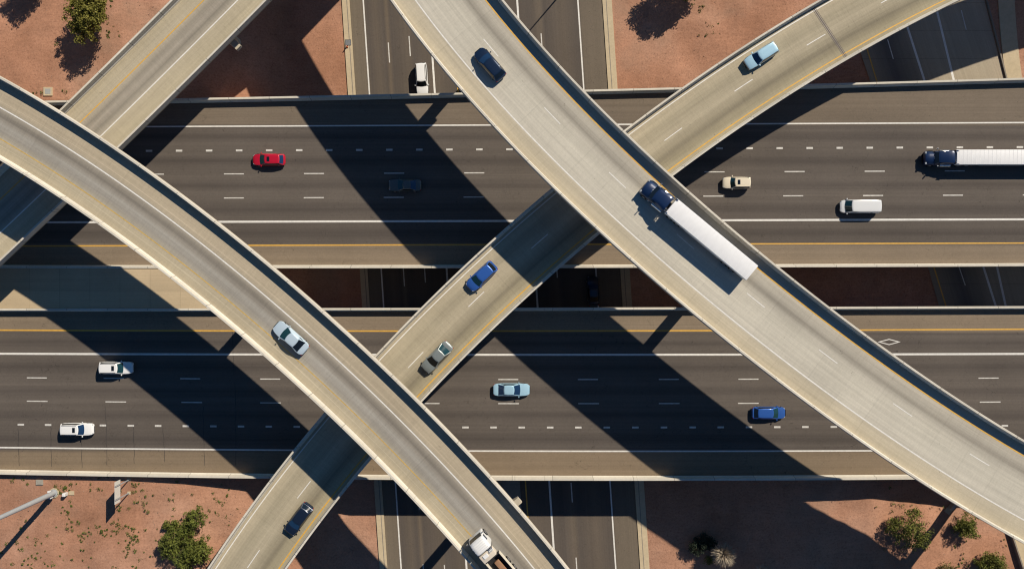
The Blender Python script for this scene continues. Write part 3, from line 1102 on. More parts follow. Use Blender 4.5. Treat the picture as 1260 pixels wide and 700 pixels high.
def make_car(name, label, cat, style, mat, px, z, heading, L=None, W=None, H=None, glass=G_TEAL, rear_glass=None, sunroof=False, rails=False,
             side=G_SIDE, roof_mat=None, rails_mat=None, nose=None, rack=False, hoodmark=False):
    S = STY[style]
    L = L or S['L']
    W = W or S['W']
    H = H or S['H']
    x0, y0 = P(px[0], px[1], z + .75)
    root = thing(name, label, cat, (x0, y0, z), heading, VG)
    xs = sorted(set([p[0] for p in S['prof']] + [p[0] for p in S['plan']] + [-.25, -.15, .1, .15]))
    pf = lambda x: np.interp(x, [p[0] for p in S['prof']], [p[1] for p in S['prof']])
    wf = lambda x: np.interp(x, [p[0] for p in S['plan']], [p[1] for p in S['plan']])
    sc = H / S['H']
    zs = lambda x: .24 + (.16 if abs(x) > .47 else 0)
    V, F = loft([(x * L, W / 2 * wf(x), pf(x) * sc, zs(x)) for x in xs], body_ring)
    mesh_obj('body', V, F, mat, root, smooth=34)
    # cabin
    xfb, xft, xrt, xrb = [q * L for q in S['cab']]
    zb = S['belt'] * sc - .05
    zt = H - .045
    wb, wt = W * .5 * .945, W * .5 * S['rw']
    bow, bowr = .20, .09

    def fbot(s): return (xfb + bow * (1 - s * s) - .08, -s * wb, zb)
    def ftop(s): return (xft + bow * .75 * (1 - s * s) - .05, -s * wt, zt)
    def rbot(s): return (xrb - bowr * (1 - s * s), s * wb * .97, zb)
    def rtop(s): return (xrt - bowr * (1 - s * s), s * wt * .97, zt)
    n = 8
    ringb, ringt = [], []
    ss = [-1 + 2 * i / n for i in range(n + 1)]
    ringb += [fbot(s) for s in ss]
    ringt += [ftop(s) for s in ss]
    # right side (y negative) front to rear, a little tumblehome bulge
    for q in (.33, .66):
        bb = Vector(fbot(1)).lerp(Vector(rbot(-1)), q)
        tt = Vector(ftop(1)).lerp(Vector(rtop(-1)), q)
        bb.y -= .03
        tt.y -= .035
        ringb.append(tuple(bb))
        ringt.append(tuple(tt))
    ringb += [rbot(s) for s in ss]
    ringt += [rtop(s) for s in ss]
    for q in (.33, .66):
        bb = Vector(rbot(1)).lerp(Vector(fbot(-1)), q)
        tt = Vector(rtop(1)).lerp(Vector(ftop(-1)), q)
        bb.y += .03
        tt.y += .035
        ringb.append(tuple(bb))
        ringt.append(tuple(tt))
    k = len(ringb)
    cxm = (xft + xrt) / 2
    def shrink(r, f, z): return [((x - cxm) * (1 - (1 - f) * .55) + cxm, y * f, z) for x, y, _ in r]
    V = ringb + ringt + shrink(ringt, .94, zt + .028) + shrink(ringt, .82, zt + .042) + shrink(ringt, .4, zt + .05)
    F = []
    for lv in range(4):
        for j in range(k):
            j2 = (j + 1) % k
            F.append((lv * k + j, lv * k + j2, (lv + 1) * k + j2, (lv + 1) * k + j)[::-1])
    F.append(tuple(range(4 * k, 5 * k))[::-1])
    rf_ = mesh_obj('roof', V, F, roof_mat or mat, root, smooth=38)
    pane(root, 'windscreen', lambda s: fbot(-s), lambda s: ftop(-s), .90, -.90, .07, .95, glass)
    pane(root, 'rear_window', lambda s: rbot(-s), lambda s: rtop(-s), (.93 if style in ('sedan', 'coupe') else .88), -(.93 if style in ('sedan', 'coupe') else .88), .03 if style in ('sedan', 'coupe') else (.2 if style != 'van' else .45), .94, rear_glass or glass)
    for sd in (-1, 1):
        def sb(q):
            f_, r_ = fbot(-sd), rbot(sd)
            return (f_[0] + (r_[0] - f_[0]) * q, sd * (wb + .03 * math.sin(PI * min(max(q, 0), 1))), zb)
        def stp(q):
            f_, r_ = ftop(-sd), rtop(sd)
            return (f_[0] + (r_[0] - f_[0]) * q, sd * (wt + .035 * math.sin(PI * min(max(q, 0), 1))), zt)
        q1 = {'van': .24, 'pickup': .93}.get(style, .93)
        lo, hi = (.06, q1)
        if sd > 0:
            pane(root, 'side_window', sb, stp, hi, lo, .22, .90, side)
        else:
            pane(root, 'side_window', sb, stp, lo, hi, .22, .90, side)
        mx = xfb - .22
        MB().box((mx, sd * (W / 2 + .09), zb + .10), (.14, .22, .15), bev=.04).build('mirror', mat, root, smooth=40)
        MB().box((L * .452, sd * W * .345, pf(.45) * sc - .10), (.26, .20, .12), bev=.04, rz=-sd * .55).build('headlight', M_LAMP, root, smooth=40)
        MB().box((-L * .472, sd * W * .375, pf(-.48) * sc - .15), (.14, .22, .15), bev=.03, rz=sd * .4).build('taillight', M_TAIL, root, smooth=40)
    r = .34 * (1.12 if style in ('pickup', 'suv', 'van') else 1)
    for fx in (.315, -.295):
        for sd in (-1, 1):
            wheel(root, fx * L, sd * (W / 2 - .012), r, .22)
    MB().box((L * .497, 0, .50), (.05, W * .5, .16), bev=.02).build('grille', M_TRIM, root)
    if sunroof:
        MB().box((xft - .16 * (xft - xrt) - .14, 0, H + .008), (.42, W * .40, .012), bev=.004).build('sunroof', G_DARK, root)
    if rails:
        for sd in (-1, 1):
            MB().box(((xft + xrt) / 2, sd * wt * .93, H + .015), (abs(xft - xrt) * .86, .05, .05), bev=.015).build('roof_rail', rails_mat or M_CHROME, root)
    if nose is not None:
        MB().box((L * .475, 0, pf(.46) * sc - .10), (.24, W * .74, .20), bev=.06).build('bumper_guard', nose, root, smooth=40)
    if style == 'pickup':
        # open bed: side walls and tailgate standing on the bed floor
        x1, x2 = -.10 * L, -.49 * L
        hz = 1.12 * sc
        for sd in (-1, 1):
            MB().box(((x1 + x2) / 2, sd * (W / 2 - .06), (.74 + hz) / 2), (abs(x2 - x1), .13, hz - .74), bev=.03).build('bed_side', mat, root, smooth=40)
        MB().box((x2 - .02, 0, (.62 + hz) / 2), (.10, W * .94, hz - .62), bev=.03).build('tailgate', mat, root, smooth=40)
        MB().box(((x1 + x2) / 2, 0, .812 * sc), (abs(x2 - x1) - .1, W - .30, .015)).build('bed_liner', M_TRIM, root)
    if rack:
        MB().box((cxm, 0, H + .03), (1.1, wt * 1.5, .06), bev=.02).build('roof_rack', M_TRIM, root)
    return root


def hd_along(path, px, z, rev=False):
    s, _ = path.nearest(P(px[0], px[1], z + .7))
    return path.heading(s) + (PI if rev else 0)


C_RED = paint('bright_red', (0.50, 0.008, 0.03), 0.15)
C_DARK = paint('charcoal', (0.125, 0.125, 0.11))
C_CREAM = paint('cream', (0.74, 0.66, 0.50), 0.05)
C_WHITE = paint('white', (0.78, 0.78, 0.76), 0.0)
C_WHITE2 = paint('off_white', (0.70, 0.71, 0.70), 0.05)
C_NAVY = paint('dark_navy', (0.008, 0.022, 0.055), 0.3)
C_TRUCKBLUE = paint('truck_blue', (0.008, 0.024, 0.075), 0.1)
C_ICE = paint('ice_blue', (0.37, 0.58, 0.70), 0.15)
C_BLUE = paint('cobalt_blue', (0.035, 0.12, 0.42), 0.3)
C_STEEL = paint('grey_green', (0.25, 0.28, 0.27), 0.3)
C_STEEL_ROOF = paint('pale_grey_green', (0.40, 0.43, 0.40), 0.4)
C_SILVER = paint('silver', (0.52, 0.63, 0.70), 0.15)
C_MIDNIGHT = paint('midnight_blue', (0.012, 0.022, 0.045), 0.3)

make_car('hatchback', 'bright red hatchback with a dark sunroof on the northern highway bridge', 'car', 'hatch', C_RED, (330.5, 196.5), 0, PI, L=4.95, glass=G_TEAL, rear_glass=G_BLUE, sunroof=True, H=1.25)
make_car('coupe', 'charcoal car in the wide flyover shadow on the northern highway bridge', 'car', 'coupe', C_DARK, (498, 228), 0, PI, L=5.0, glass=G_TEAL, rear_glass=G_BLUE)
make_car('suv', 'small cream suv with a sunroof near the tan ramp shadow', 'car', 'suv', C_CREAM, (906.5, 225), 0, PI, L=4.3, W=1.8, H=1.55, glass=G_TEAL, sunroof=True, rails=True, rails_mat=C_CREAM)
make_car('van', 'white cargo van on the northern highway bridge below the blue semi', 'van', 'van', C_WHITE2, (1058, 254), 0, PI, H=1.6, glass=G_TEAL)
make_car('sports_utility_car', 'dark navy car leading alone up the broad pale flyover', 'car', 'hatch', C_NAVY, (602.5, 79), Z_RF, hd_along(RF, (602, 79), Z_RF, True), L=4.95, W=1.98, H=1.25, glass=G_BLUE, rear_glass=G_DARK)
make_car('suv', 'ice blue suv with black nose on the tan ramp near the expansion joint', 'car', 'suv', C_ICE, (936.5, 69), Z_DR, hd_along(DR, (936, 69), Z_DR, True), L=5.2, H=1.5, glass=G_BLUE, nose=M_TRIM)
make_car('hatchback', 'cobalt blue hatchback on the tan ramp between the two flyovers', 'car', 'hatch', C_BLUE, (592.5, 340), Z_DR, hd_along(DR, (592, 340), Z_DR, True), L=5.0, W=2.0, H=1.3, glass=G_TEAL, rear_glass=G_DARK)
make_car('sedan', 'grey green sedan with teal rear window on the tan ramp', 'car', 'sedan', C_STEEL, (537.5, 439.5), Z_DR, hd_along(DR, (537, 439), Z_DR, True), L=5.3, W=1.95, glass=G_DARK, rear_glass=G_TEAL, nose=M_TRIM)
make_car('hatchback', 'midnight blue hatchback nearest the bottom edge on the tan ramp', 'car', 'hatch', C_MIDNIGHT, (367.5, 638.5), Z_DR, hd_along(DR, (367, 638), Z_DR, True), L=5.1, W=1.95, H=1.35, glass=G_BLUE, rear_glass=G_DARK, nose=M_TRIM)
make_car('sedan', 'silver sedan alone on the flyover with dark wheel tracks', 'car', 'sedan', C_SILVER, (357.3, 415.5), Z_LF, hd_along(LF, (357, 415), Z_LF, True), L=5.35, W=2.0, H=1.22, glass=G_TEAL, rear_glass=G_DARK)
make_car('suv', 'white suv with its hood in flyover shade on the southern highway bridge', 'car', 'suv', C_WHITE, (143, 452.5), 0, 0, L=5.1, H=1.6, glass=G_TEAL, sunroof=True, rails=True, rails_mat=M_TRIM)
make_car('suv', 'white suv in full sun with black sunroof on the southern highway bridge', 'car', 'suv', C_WHITE, (95, 528), 0, 0, L=5.0, H=1.55, glass=G_BLUE, sunroof=True, rails=True, rails_mat=M_TRIM)
make_car('sedan', 'pale blue sedan on the southern highway bridge beside the flyover shadow', 'car', 'sedan', C_ICE, (629.5, 479.5), 0, 0, L=5.6, W=1.95, H=1.22, glass=G_BLUE, rear_glass=G_BLUE)
make_car('hatchback', 'blue hatchback on the southern highway bridge near the broad flyover', 'car', 'hatch', C_BLUE, (946.5, 508), 0, 0, L=5.1, W=1.9, H=1.18, glass=G_TEAL, rear_glass=G_DARK)
make_car('suv', 'white suv on the lower street half under the northern highway bridge', 'car', 'suv', C_WHITE, (519, 98), Z_LOW, -PI / 2 + .06, L=5.3, glass=G_DARK, rails=True, rails_mat=M_TRIM)
make_car('sedan', 'dark car on the shaded lower street in the gap between bridges', 'car', 'sedan', C_MIDNIGHT, (730, 358), Z_LOW, PI / 2 + .06, glass=G_BLUE, rear_glass=G_DARK)


def make_semi(label, px_front, z, heading, trailer_len, trailer_gap=.7, w=2.2, h=2.1):
    """tractor nose at px_front; x runs forward from the nose at 0"""
    x0, y0 = P(px_front[0], px_front[1], z + 1.2)
    root = thing('semi_truck', label, 'semi truck', (x0, y0, z), heading, VG)
    zf = lambda q: q if q < 1.0 else 1.0 + (q - 1.0) * .42
    st_ = [(0, w * .34, 1.15, .55), (-.06, w * .42, 1.40, .5), (-.25, w * .48, 1.62, .5), (-.7, w * .485, 1.80, .5), (-1.5, w * .49, 1.95, .5), (-1.72, w * .5, 2.02, .55), (-3.9, w * .5, 2.1, .6), (-3.95, w * .48, 2.0, .7)]
    ring = lambda hw, zt, zs_: [(0, zt + .03), (hw * .45, zt), (hw * .60, zt - .10), (hw * .86, zt - .24), (hw * .97, zt - .42), (hw, zt - .7), (hw, zs_ + .1), (hw * .9, zs_), (0, zs_)]
    V, F = loft([(a_, b_, zf(c_), d_) for a_, b_, c_, d_ in st_], ring)
    mesh_obj('hood', V, F, C_TRUCKBLUE, root, smooth=34)
    # cab with raked screen, sleeper and roof fairing in one shell
    cs = [(-1.42, w * .46, 2.05, 1.5), (-1.95, w * .42, 2.75, 1.5), (-2.15, w * .41, 2.90, 1.5), (-2.9, w * .44, 3.45, 1.5), (-3.5, w * .47, 3.72, 1.5), (-3.86, w * .475, 3.75, 1.5), (-4.0, w * .47, 3.65, 1.5)]
    ring2 = lambda hw, zt, zs_: [(0, zt + .04), (hw * .5, zt + .02), (hw * .84, zt - .05), (hw * .97, zt - .2), (hw, zt - .45), (hw, zs_), (0, zs_)]
    V, F = loft([(a_, b_, zf(c_), zf(d_)) for a_, b_, c_, d_ in cs], ring2)
    mesh_obj('cab', V, F, C_TRUCKBLUE, root, smooth=36)
    # windscreen halves, side windows
    fb_ = lambda s: (-1.40 + .12 * (1 - s * s), -s * w * .43, zf(2.04))
    ft_ = lambda s: (-1.90 + .10 * (1 - s * s), -s * w * .37, zf(2.73))
    pane(root, 'windscreen', lambda s: fb_(-s), lambda s: ft_(-s), .92, -.92, .06, .96, G_DARK, out=.06)
    for sd in (-1, 1):
        MB().box((-2.25, sd * (w * .455), zf(2.28)), (.72, .05, .36), bev=.02).build('side_window', G_SIDE, root)
        MB().box((-1.62, sd * (w * .5 + .22), zf(2.25)), (.12, .20, .45), bev=.04).build('mirror', M_CHROME, root, smooth=40)
        MB().tube((-1.62, sd * (w * .47), zf(2.05)), (-1.62, sd * (w * .5 + .22), zf(2.1)), .02).build('mirror_arm', M_TRIM, root)
        MB().tube((-2.3, sd * (w * .45), .75), (-3.9, sd * (w * .45), .75), .32, n=16).build('fuel_tank', M_CHROME, root, smooth=40)
        # side extender fins behind the sleeper
        MB().box((-4.3, sd * w * .455, zf(2.75)), (.62, .05, 1.1), bev=.02).build('side_fairing', C_TRUCKBLUE, root)
        MB().tube((-4.12, sd * w * .33, 1.2), (-4.12, sd * w * .33, zf(3.9)), .075, n=12).build('exhaust_stack', M_CHROME, root, smooth=40)
        MB().box((-.12, sd * w * .36, 1.08), (.22, .30, .2), bev=.05).build('headlight', M_LAMP, root, smooth=40)
        wheel(root, -.95, sd * (w / 2 + .03), .5, .30)
    MB().box((-1.28, 0, zf(2.0) + .02), (.10, .45, .05), bev=.02).build('hood_vent', M_CHROME, root)
    xt = -4.05 - trailer_gap
    MB().box((-3.9 - 1.3, 0, .95), (5.2, .85, .26), bev=.03).build('chassis', M_DKSTEEL, root)
    for fx in (xt - 1.0, xt - 2.25):
        for sd in (-1, 1):
            wheel(root, fx, sd * (w / 2 - .01), .5, .55)
    MB().box((-4.75, 0, 1.14), (.7, .8, .10), bev=.03).build('fifth_wheel', M_DKSTEEL, root)
    for q in (-.3, 0, .3):
        MB().tube((-4.0, q, 1.35), (xt + .02, q * 1.4, 1.5), .035, n=6).build('air_hose', M_TRIM, root)
    # trailer
    tl = MB().box((xt - trailer_len / 2, 0, (1.15 + h) / 2), (trailer_len, w, h - 1.15), bev=.035).build('trailer', plain('trailer_white', (0.76, 0.76, 0.75), 0.5, 0.0, var=.16), root, smooth=30)
    ribs = MB()
    for i in range(int(trailer_len / .62)):
        xx = xt - .35 - i * .62
        ribs.box((xx, 0, h + .003), (.05, w * .985, .014))
    ribs.build('roof_bow', plain('trailer_roof_bow', (0.755, 0.755, 0.745), 0.5), tl)
    MB().box((xt - trailer_len - .012, 0, (1.3 + h) / 2), (.03, w * .94, h - 1.5), bev=.01).build('rear_door', plain('trailer_door', (0.62, 0.62, 0.62), 0.45), tl)
    for sd in (-1, 1):
        MB().box((xt - trailer_len * .47, sd * (w / 2 - .05), .86), (trailer_len * .42, .04, .52), bev=.01).build('side_skirt', plain('skirt_grey', (0.32, 0.33, 0.35), 0.5), tl)
        MB().box((xt - 2.9, sd * w * .32, .7), (.14, .14, .9)).build('landing_leg', M_DKSTEEL, tl)
        for q in (2.1, 3.35):
            wheel(tl, xt - trailer_len + q, sd * (w / 2 - .01), .5, .5)
        MB().box((xt - trailer_len + 2.6, sd * (w / 2 + .003), 1.26), (2.4, .012, .07)).build('reflector_strip', plain('red_tape', (0.30, 0.05, 0.05), .4), tl)
    MB().box((xt - trailer_len + .1, 0, .75), (.14, w * .85, .14)).build('under_guard', M_DKSTEEL, tl)
    return root


make_semi('blue semi truck with long white trailer on the northern highway bridge', (1138.5, 194.5), 0, PI, 15.5, trailer_gap=.25)
hs = hd_along(RF, (855, 285), Z_RF, True)
make_semi('dark blue semi truck hauling a long white trailer along the broad flyover', (793, 227.8), Z_RF, hs + .02, 13.7, trailer_gap=.3, w=2.42)


def make_dump(label, px, z, heading):
    x0, y0 = P(px[0], px[1], z + 2.0)
    root = thing('flatbed_truck', label, 'truck', (x0, y0, z), heading, VG)
    w = 2.35
    cs = [(1.1, w * .43, 1.5, .5), (1.02, w * .46, 1.9, .5), (.80, w * .47, 2.6, .5), (.55, w * .46, 2.95, .5), (.2, w * .47, 3.08, .5), (-.85, w * .48, 3.1, .5), (-.98, w * .46, 3.0, .5)]
    ring2 = lambda hw, zt, zs_: [(0, zt + .03), (hw * .5, zt + .02), (hw * .84, zt - .04), (hw * .96, zt - .16), (hw, zt - .4), (hw, zs_), (0, zs_)]
    V, F = loft(cs, ring2)
    mesh_obj('cab', V, F, C_WHITE, root, smooth=36)
    for sd in (-1, 1):
        MB().box((.25, sd * (w * .478), 2.2), (.8, .04, .6), bev=.01).build('side_window', G_BLUE, root)
        MB().box((.95, sd * (w * .5 + .18), 2.2), (.12, .18, .5), bev=.04).build('mirror', M_CHROME, root, smooth=40)
        MB().box((1.1, sd * w * .33, .95), (.1, .3, .18), bev=.03).build('headlight', M_LAMP, root, smooth=40)
        wheel(root, .35, sd * (w / 2 + .01), .5, .3)
        for q in (-4.4, -5.7):
            wheel(root, q, sd * (w / 2 + .01), .5, .55)
    pane(root, 'windscreen', lambda s: (1.02 + .05 * (1 - s * s), s * w * .42, 1.72), lambda s: (.74 + .05 * (1 - s * s), s * w * .42, 2.7), -.95, .95, .05, .95, G_DARK, out=.04)
    sh = MB()
    for i in range(5):
        sh.box((.45 - .28 * i, .1 * (i % 2), 3.14), (.05, w * .8, .06), bev=.01)
    sh.build('roof_rib', C_WHITE2, root)
    bx = MB().box((-1.75, .12, 2.0), (1.15, w * .86, 1.5), bev=.06).build('equipment_box', plain('beige_box', (0.62, 0.55, 0.45), 0.6, var=.2), root, smooth=30)
    MB().box((-1.6, .35, 2.79), (.5, .7, .10), bev=.02).build('hatch', C_WHITE, bx)
    for i in range(4):
        MB().tube((-1.05, -.95 + .17 * i, 2.6), (-1.05 - .55, -.95 + .17 * i, 2.95), .05, n=8).build('air_pipe', C_WHITE2, root, smooth=40)
    MB().tube((-1.12, -w * .44, 1.2), (-1.12, -w * .44, 3.3), .09, n=12).build('exhaust_stack', M_CHROME, root, smooth=40)
    MB().box((-3.5, 0, .95), (6.6, .9, .28)).build('chassis', M_DKSTEEL, root)
    MB().box((-5.6, 0, 1.25), (6.2, w * .98, .14), bev=.02).build('bed_floor', M_TRIM, root)
    for sd in (-1, 1):
        MB().box((-5.6, sd * w * .49, 1.75), (6.2, .10, .95), bev=.02).build('side_wall', plain('bed_cream', (0.66, 0.60, 0.48), .5, var=.15), root)
    MB().box((-2.55, 0, 1.7), (.10, w * .96, .9), bev=.02).build('headboard', M_DKSTEEL, root)
    ld = MB().box((-5.8, -.05, 1.6), (5.2, .75, .55), bev=.12)
    ld.build('timber_load', plain('rust_load', (0.30, 0.165, 0.09), .8, var=.5), root, smooth=30)
    return root


make_dump('white flatbed truck with a beige box behind its cab at the flyover edge', (590.5, 668), Z_LF, hd_along(LF, (595, 668), Z_LF, True))

# ------------------------------------------------------------------ plants
def leaf_mat(name, c0, c1):
    t = NT(name)
    gi = t.n('ShaderNodeObjectInfo')
    tc = t.n('ShaderNodeTexCoord').outputs['Object']
    a_ = t.noise(tc, 0.9, 4, .7)
    b_ = t.noise(tc, 7.0, 2, .6, off=4)
    f = t.math('ADD', t.math('MULTIPLY', a_, .6), t.math('MULTIPLY', b_, .4))
    col = t.ramp(f, [(0.36, c0), (0.62, c1)])
    t.b.inputs['Subsurface Weight'].default_value = 0.0
    return t.done(col, 0.7, 0.2)


M_BARK = plain('bark', (0.10, 0.075, 0.05), 0.9, var=.4)
LEAF = dict(olive=leaf_mat('olive_leaves', (0.085, 0.088, 0.014), (0.25, 0.225, 0.05)), green=leaf_mat('green_leaves', (0.045, 0.065, 0.012), (0.17, 0.185, 0.036)),
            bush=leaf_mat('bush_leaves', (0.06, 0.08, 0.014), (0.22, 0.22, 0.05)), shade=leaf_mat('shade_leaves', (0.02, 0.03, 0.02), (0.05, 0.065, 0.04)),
            dry=leaf_mat('dry_leaves', (0.16, 0.13, 0.05), (0.24, 0.21, 0.08)), weed=leaf_mat('weed_leaves', (0.05, 0.08, 0.014), (0.13, 0.16, 0.035)))


def leaves(V, F, c, r, n, size, flat=0.8):
    for _ in range(n):
        d = rng.normal(size=3)
        d /= np.linalg.norm(d) + 1e-6
        p = np.array(c) + d * r * (rng.random() ** .45) * np.array([1, 1, flat])
        a_ = rng.normal(size=3)
        a_ /= np.linalg.norm(a_)
        b_ = np.cross(a_, rng.normal(size=3))
        b_ /= np.linalg.norm(b_) + 1e-6
        L_, W_ = size * (.7 + rng.random() * .9), size * (.35 + rng.random() * .35)
        k = len(V)
        V += [tuple(p - a_ * L_), tuple(p + b_ * W_), tuple(p + a_ * L_), tuple(p - b_ * W_)]
        F.append((k, k + 1, k + 2, k + 3))


def make_tree(name, label, cat, px, h, lobes, mat, trunk_r=.16, size=.13, dens=1.0, group=None, flat=.8, sparse=0.0, z=None):
    """px: image position of the foot; lobes: (dx, dy, z, radius) relative to the foot in metres"""
    zz = -3.0
    for _ in range(6):
        X, Y = P(px[0], px[1], zz)
        zz = float(ground_z(X, Y)) if z is None else z
    root = thing(name, label, cat, (X, Y, zz), 0, group)
    tb = MB()
    top = Vector((0, 0, h * .35))
    tb.tube((0, 0, -.3), tuple(top), trunk_r, trunk_r * .75, 9)
    ends = []
    for lx, ly, lz, lr in lobes:
        mid = top.lerp(Vector((lx, ly, lz)), .55) + Vector((0, 0, -.15 * h * .3))
        tb.tube(tuple(top), tuple(mid), trunk_r * .62, trunk_r * .4, 7)
        tb.tube(tuple(mid), (lx, ly, lz), trunk_r * .4, trunk_r * .12, 6)
        for _ in range(9):
            d = rng.normal(size=3)
            d /= np.linalg.norm(d)
            d[2] = abs(d[2]) * .8
            e = Vector((lx, ly, lz)) + Vector(d) * lr * (.8 + .35 * rng.random())
            tb.tube(tuple(mid.lerp(Vector((lx, ly, lz)), .5)), tuple(e), trunk_r * .2, trunk_r * .05, 5)
    tb.build('trunk', M_BARK, root, smooth=50)
    V, F = [], []
    for lx, ly, lz, lr in lobes:
        nc = int(15 + 10 * lr * lr)
        for _ in range(nc):
            d = rng.normal(size=3)
            d /= np.linalg.norm(d)
            rr = lr * (.30 + .92 * rng.random() ** .8)
            c = (lx + d[0] * rr, ly + d[1] * rr, max(.25, lz + d[2] * rr * flat))
            if rng.random() < sparse:
                continue
            leaves(V, F, c, .26 * lr ** .5 + .12 + .22 * rng.random(), int(40 * dens), size, .8)
    mesh_obj('crown', V, F, mat, root)
    return root


TG = 'desert trees and bushes around the interchange'
make_tree('olive_tree', 'bushy olive green tree beside the short straight ramp', 'tree', (124, 35), 6.2, [(0.1, 1.2, 4.2, 2.1), (-1.5, .4, 4.0, 1.7), (1.4, .8, 4.1, 1.6), (-.6, -1.2, 3.7, 1.8), (.6, -.3, 4.8, 1.6), (1.0, 2.6, 4.1, 1.5), (-1.0, 2.6, 4.2, 1.5)], LEAF['olive'], .2, .15, group=TG)
make_tree('olive_tree', 'tree beyond the top left of the view casting its shadow on gravel', 'tree', (52, -22), 6.0, [(0, 0, 4.2, 1.8), (1.3, .5, 4.0, 1.4), (-1.2, .3, 3.9, 1.4)], LEAF['olive'], .18, .15, group=TG)
make_tree('desert_tree', 'tree beyond the top edge casting a spiky shadow between street and ramp', 'tree', (838, -14), 7.0, [(0, 0, 5.0, 2.3), (2.2, .6, 4.8, 1.9), (-2.0, .2, 4.7, 1.9), (.3, 2.0, 5.2, 2.0), (3.6, 1.8, 4.4, 1.6), (-2.6, -1.2, 4.2, 1.4), (-.6, -1.8, 4.5, 1.5), (1.4, -1.3, 4.6, 1.3)], LEAF['olive'], .2, .15, group=TG, z=-7.0)
make_tree('bush', 'large dense green bush with two lobes beside the tan ramp', 'bush', (234, 653), 3.6, [(.8, 1.6, 1.9, 1.6), (-1.0, -.2, 2.1, 1.9), (-.4, -2.4, 1.9, 2.1), (1.6, -1.9, 1.7, 1.8), (-2.2, -1.7, 1.6, 1.6), (1.7, 2.7, 1.5, 1.2), (-2.4, .9, 1.2, 1.0), (2.6, -3.0, 1.4, 1.3), (.2, -4.0, 1.5, 1.4)], LEAF['green'], .16, .14, group=TG, dens=.95, sparse=.12)
make_tree('desert_tree', 'loose yellow green tree on the sunlit gravel under the broad flyover', 'tree', (1109, 647), 4.6, [(0, .9, 2.7, 2.0), (1.4, .1, 2.6, 1.6), (-1.4, -.2, 2.4, 1.6), (.4, -1.6, 2.2, 1.7), (2.0, -1.8, 1.8, 1.3), (-2.4, .9, 1.8, 1.1), (.8, 2.3, 2.2, 1.1)], LEAF['bush'], .15, .13, group=TG, dens=.72, sparse=.35)
make_tree('bush', 'round green bush close to the broad flyover edge, right of the pier shadow', 'bush', (1182, 644), 3.2, [(0, .7, 1.8, 1.45), (.5, -.6, 1.7, 1.35), (-.6, -.4, 1.6, 1.2)], LEAF['bush'], .12, .12, group=TG)
make_tree('bush', 'round green bush at the bottom edge near the corner pavement', 'bush', (1212, 686), 3.2, [(0, 0, 1.8, 1.5), (1.0, -.3, 1.7, 1.3), (-1.0, -.5, 1.6, 1.3), (.2, -1.3, 1.4, 1.2)], LEAF['bush'], .12, .12, group=TG)
make_tree('bush', 'thin dry looking shrub at the bottom edge under the broad flyover', 'bush', (1160, 697), 1.6, [(0, 0, .8, .9), (.6, -.6, .7, .7)], LEAF['dry'], .06, .11, group=TG, dens=.5)
make_tree('bush', 'dark shaded shrub left of the pale dry grass clump', 'bush', (860, 668), 2.6, [(0, 0, 1.3, 1.3), (.8, .9, 1.3, 1.1), (-.8, -.2, 1.1, 1.0), (1.6, .4, 1.1, .9)], LEAF['shade'], .1, .12, group=TG)
make_tree('bush', 'tiny bright green bush beside the dry grass clump', 'bush', (870, 687), 1.1, [(0, 0, .9, .55)], LEAF['bush'], .05, .09, group=TG)


def raised_grass(label, px, r, h, n):  # dry grass clump, lifted on added stems so that sunlight reaches it
    X, Y = P(px[0], px[1], -6.9 + h)
    zz = float(ground_z(X, Y))
    root = thing('grass_clump', label, 'grass clump', (X, Y, zz), 0, 'pale dry grass clumps raised into the sun')
    tb = MB()
    for i in range(6):
        a_ = i * 1.05 + rng.random() * .4
        tb.tube((0, 0, -.2), (.5 * math.cos(a_), .5 * math.sin(a_), h - .7), .05, .03, 6)
    tb.build('trunk', M_BARK, root, smooth=50)  # added stems, only there to raise the grass out of the flyover shadow
    V, F = [], []
    for _ in range(n):
        d = rng.normal(size=3)
        d[2] = d[2] * .55 + .25
        d /= np.linalg.norm(d)
        st_ = np.array([d[0] * .35, d[1] * .35, h - .5 + .3 * rng.random()])
        L_ = r * (.55 + .55 * rng.random())
        e = st_ + d * L_
        m = st_ + d * L_ * .55 + rng.normal(size=3) * .07
        q = np.cross(d, rng.normal(size=3))
        q = q / np.linalg.norm(q) * (.022 + .02 * rng.random())
        k = len(V)
        V += [tuple(st_ - q), tuple(st_ + q), tuple(m - q), tuple(m + q), tuple(e)]
        F += [(k, k + 1, k + 3, k + 2), (k + 2, k + 3, k + 4)]
    mesh_obj('crown', V, F, plain('straw_blades', (0.40, 0.335, 0.25), .8, var=.5), root)
    return root


raised_grass('pale dry grass clump raised on added stems to catch the sun between shaded bushes', (890, 681), 1.8, 2.9, 1000)
raised_grass('pale dry grass clump raised on added stems, cut by the bottom edge, right of a larger one', (934, 703), 1.6, 2.4, 500)

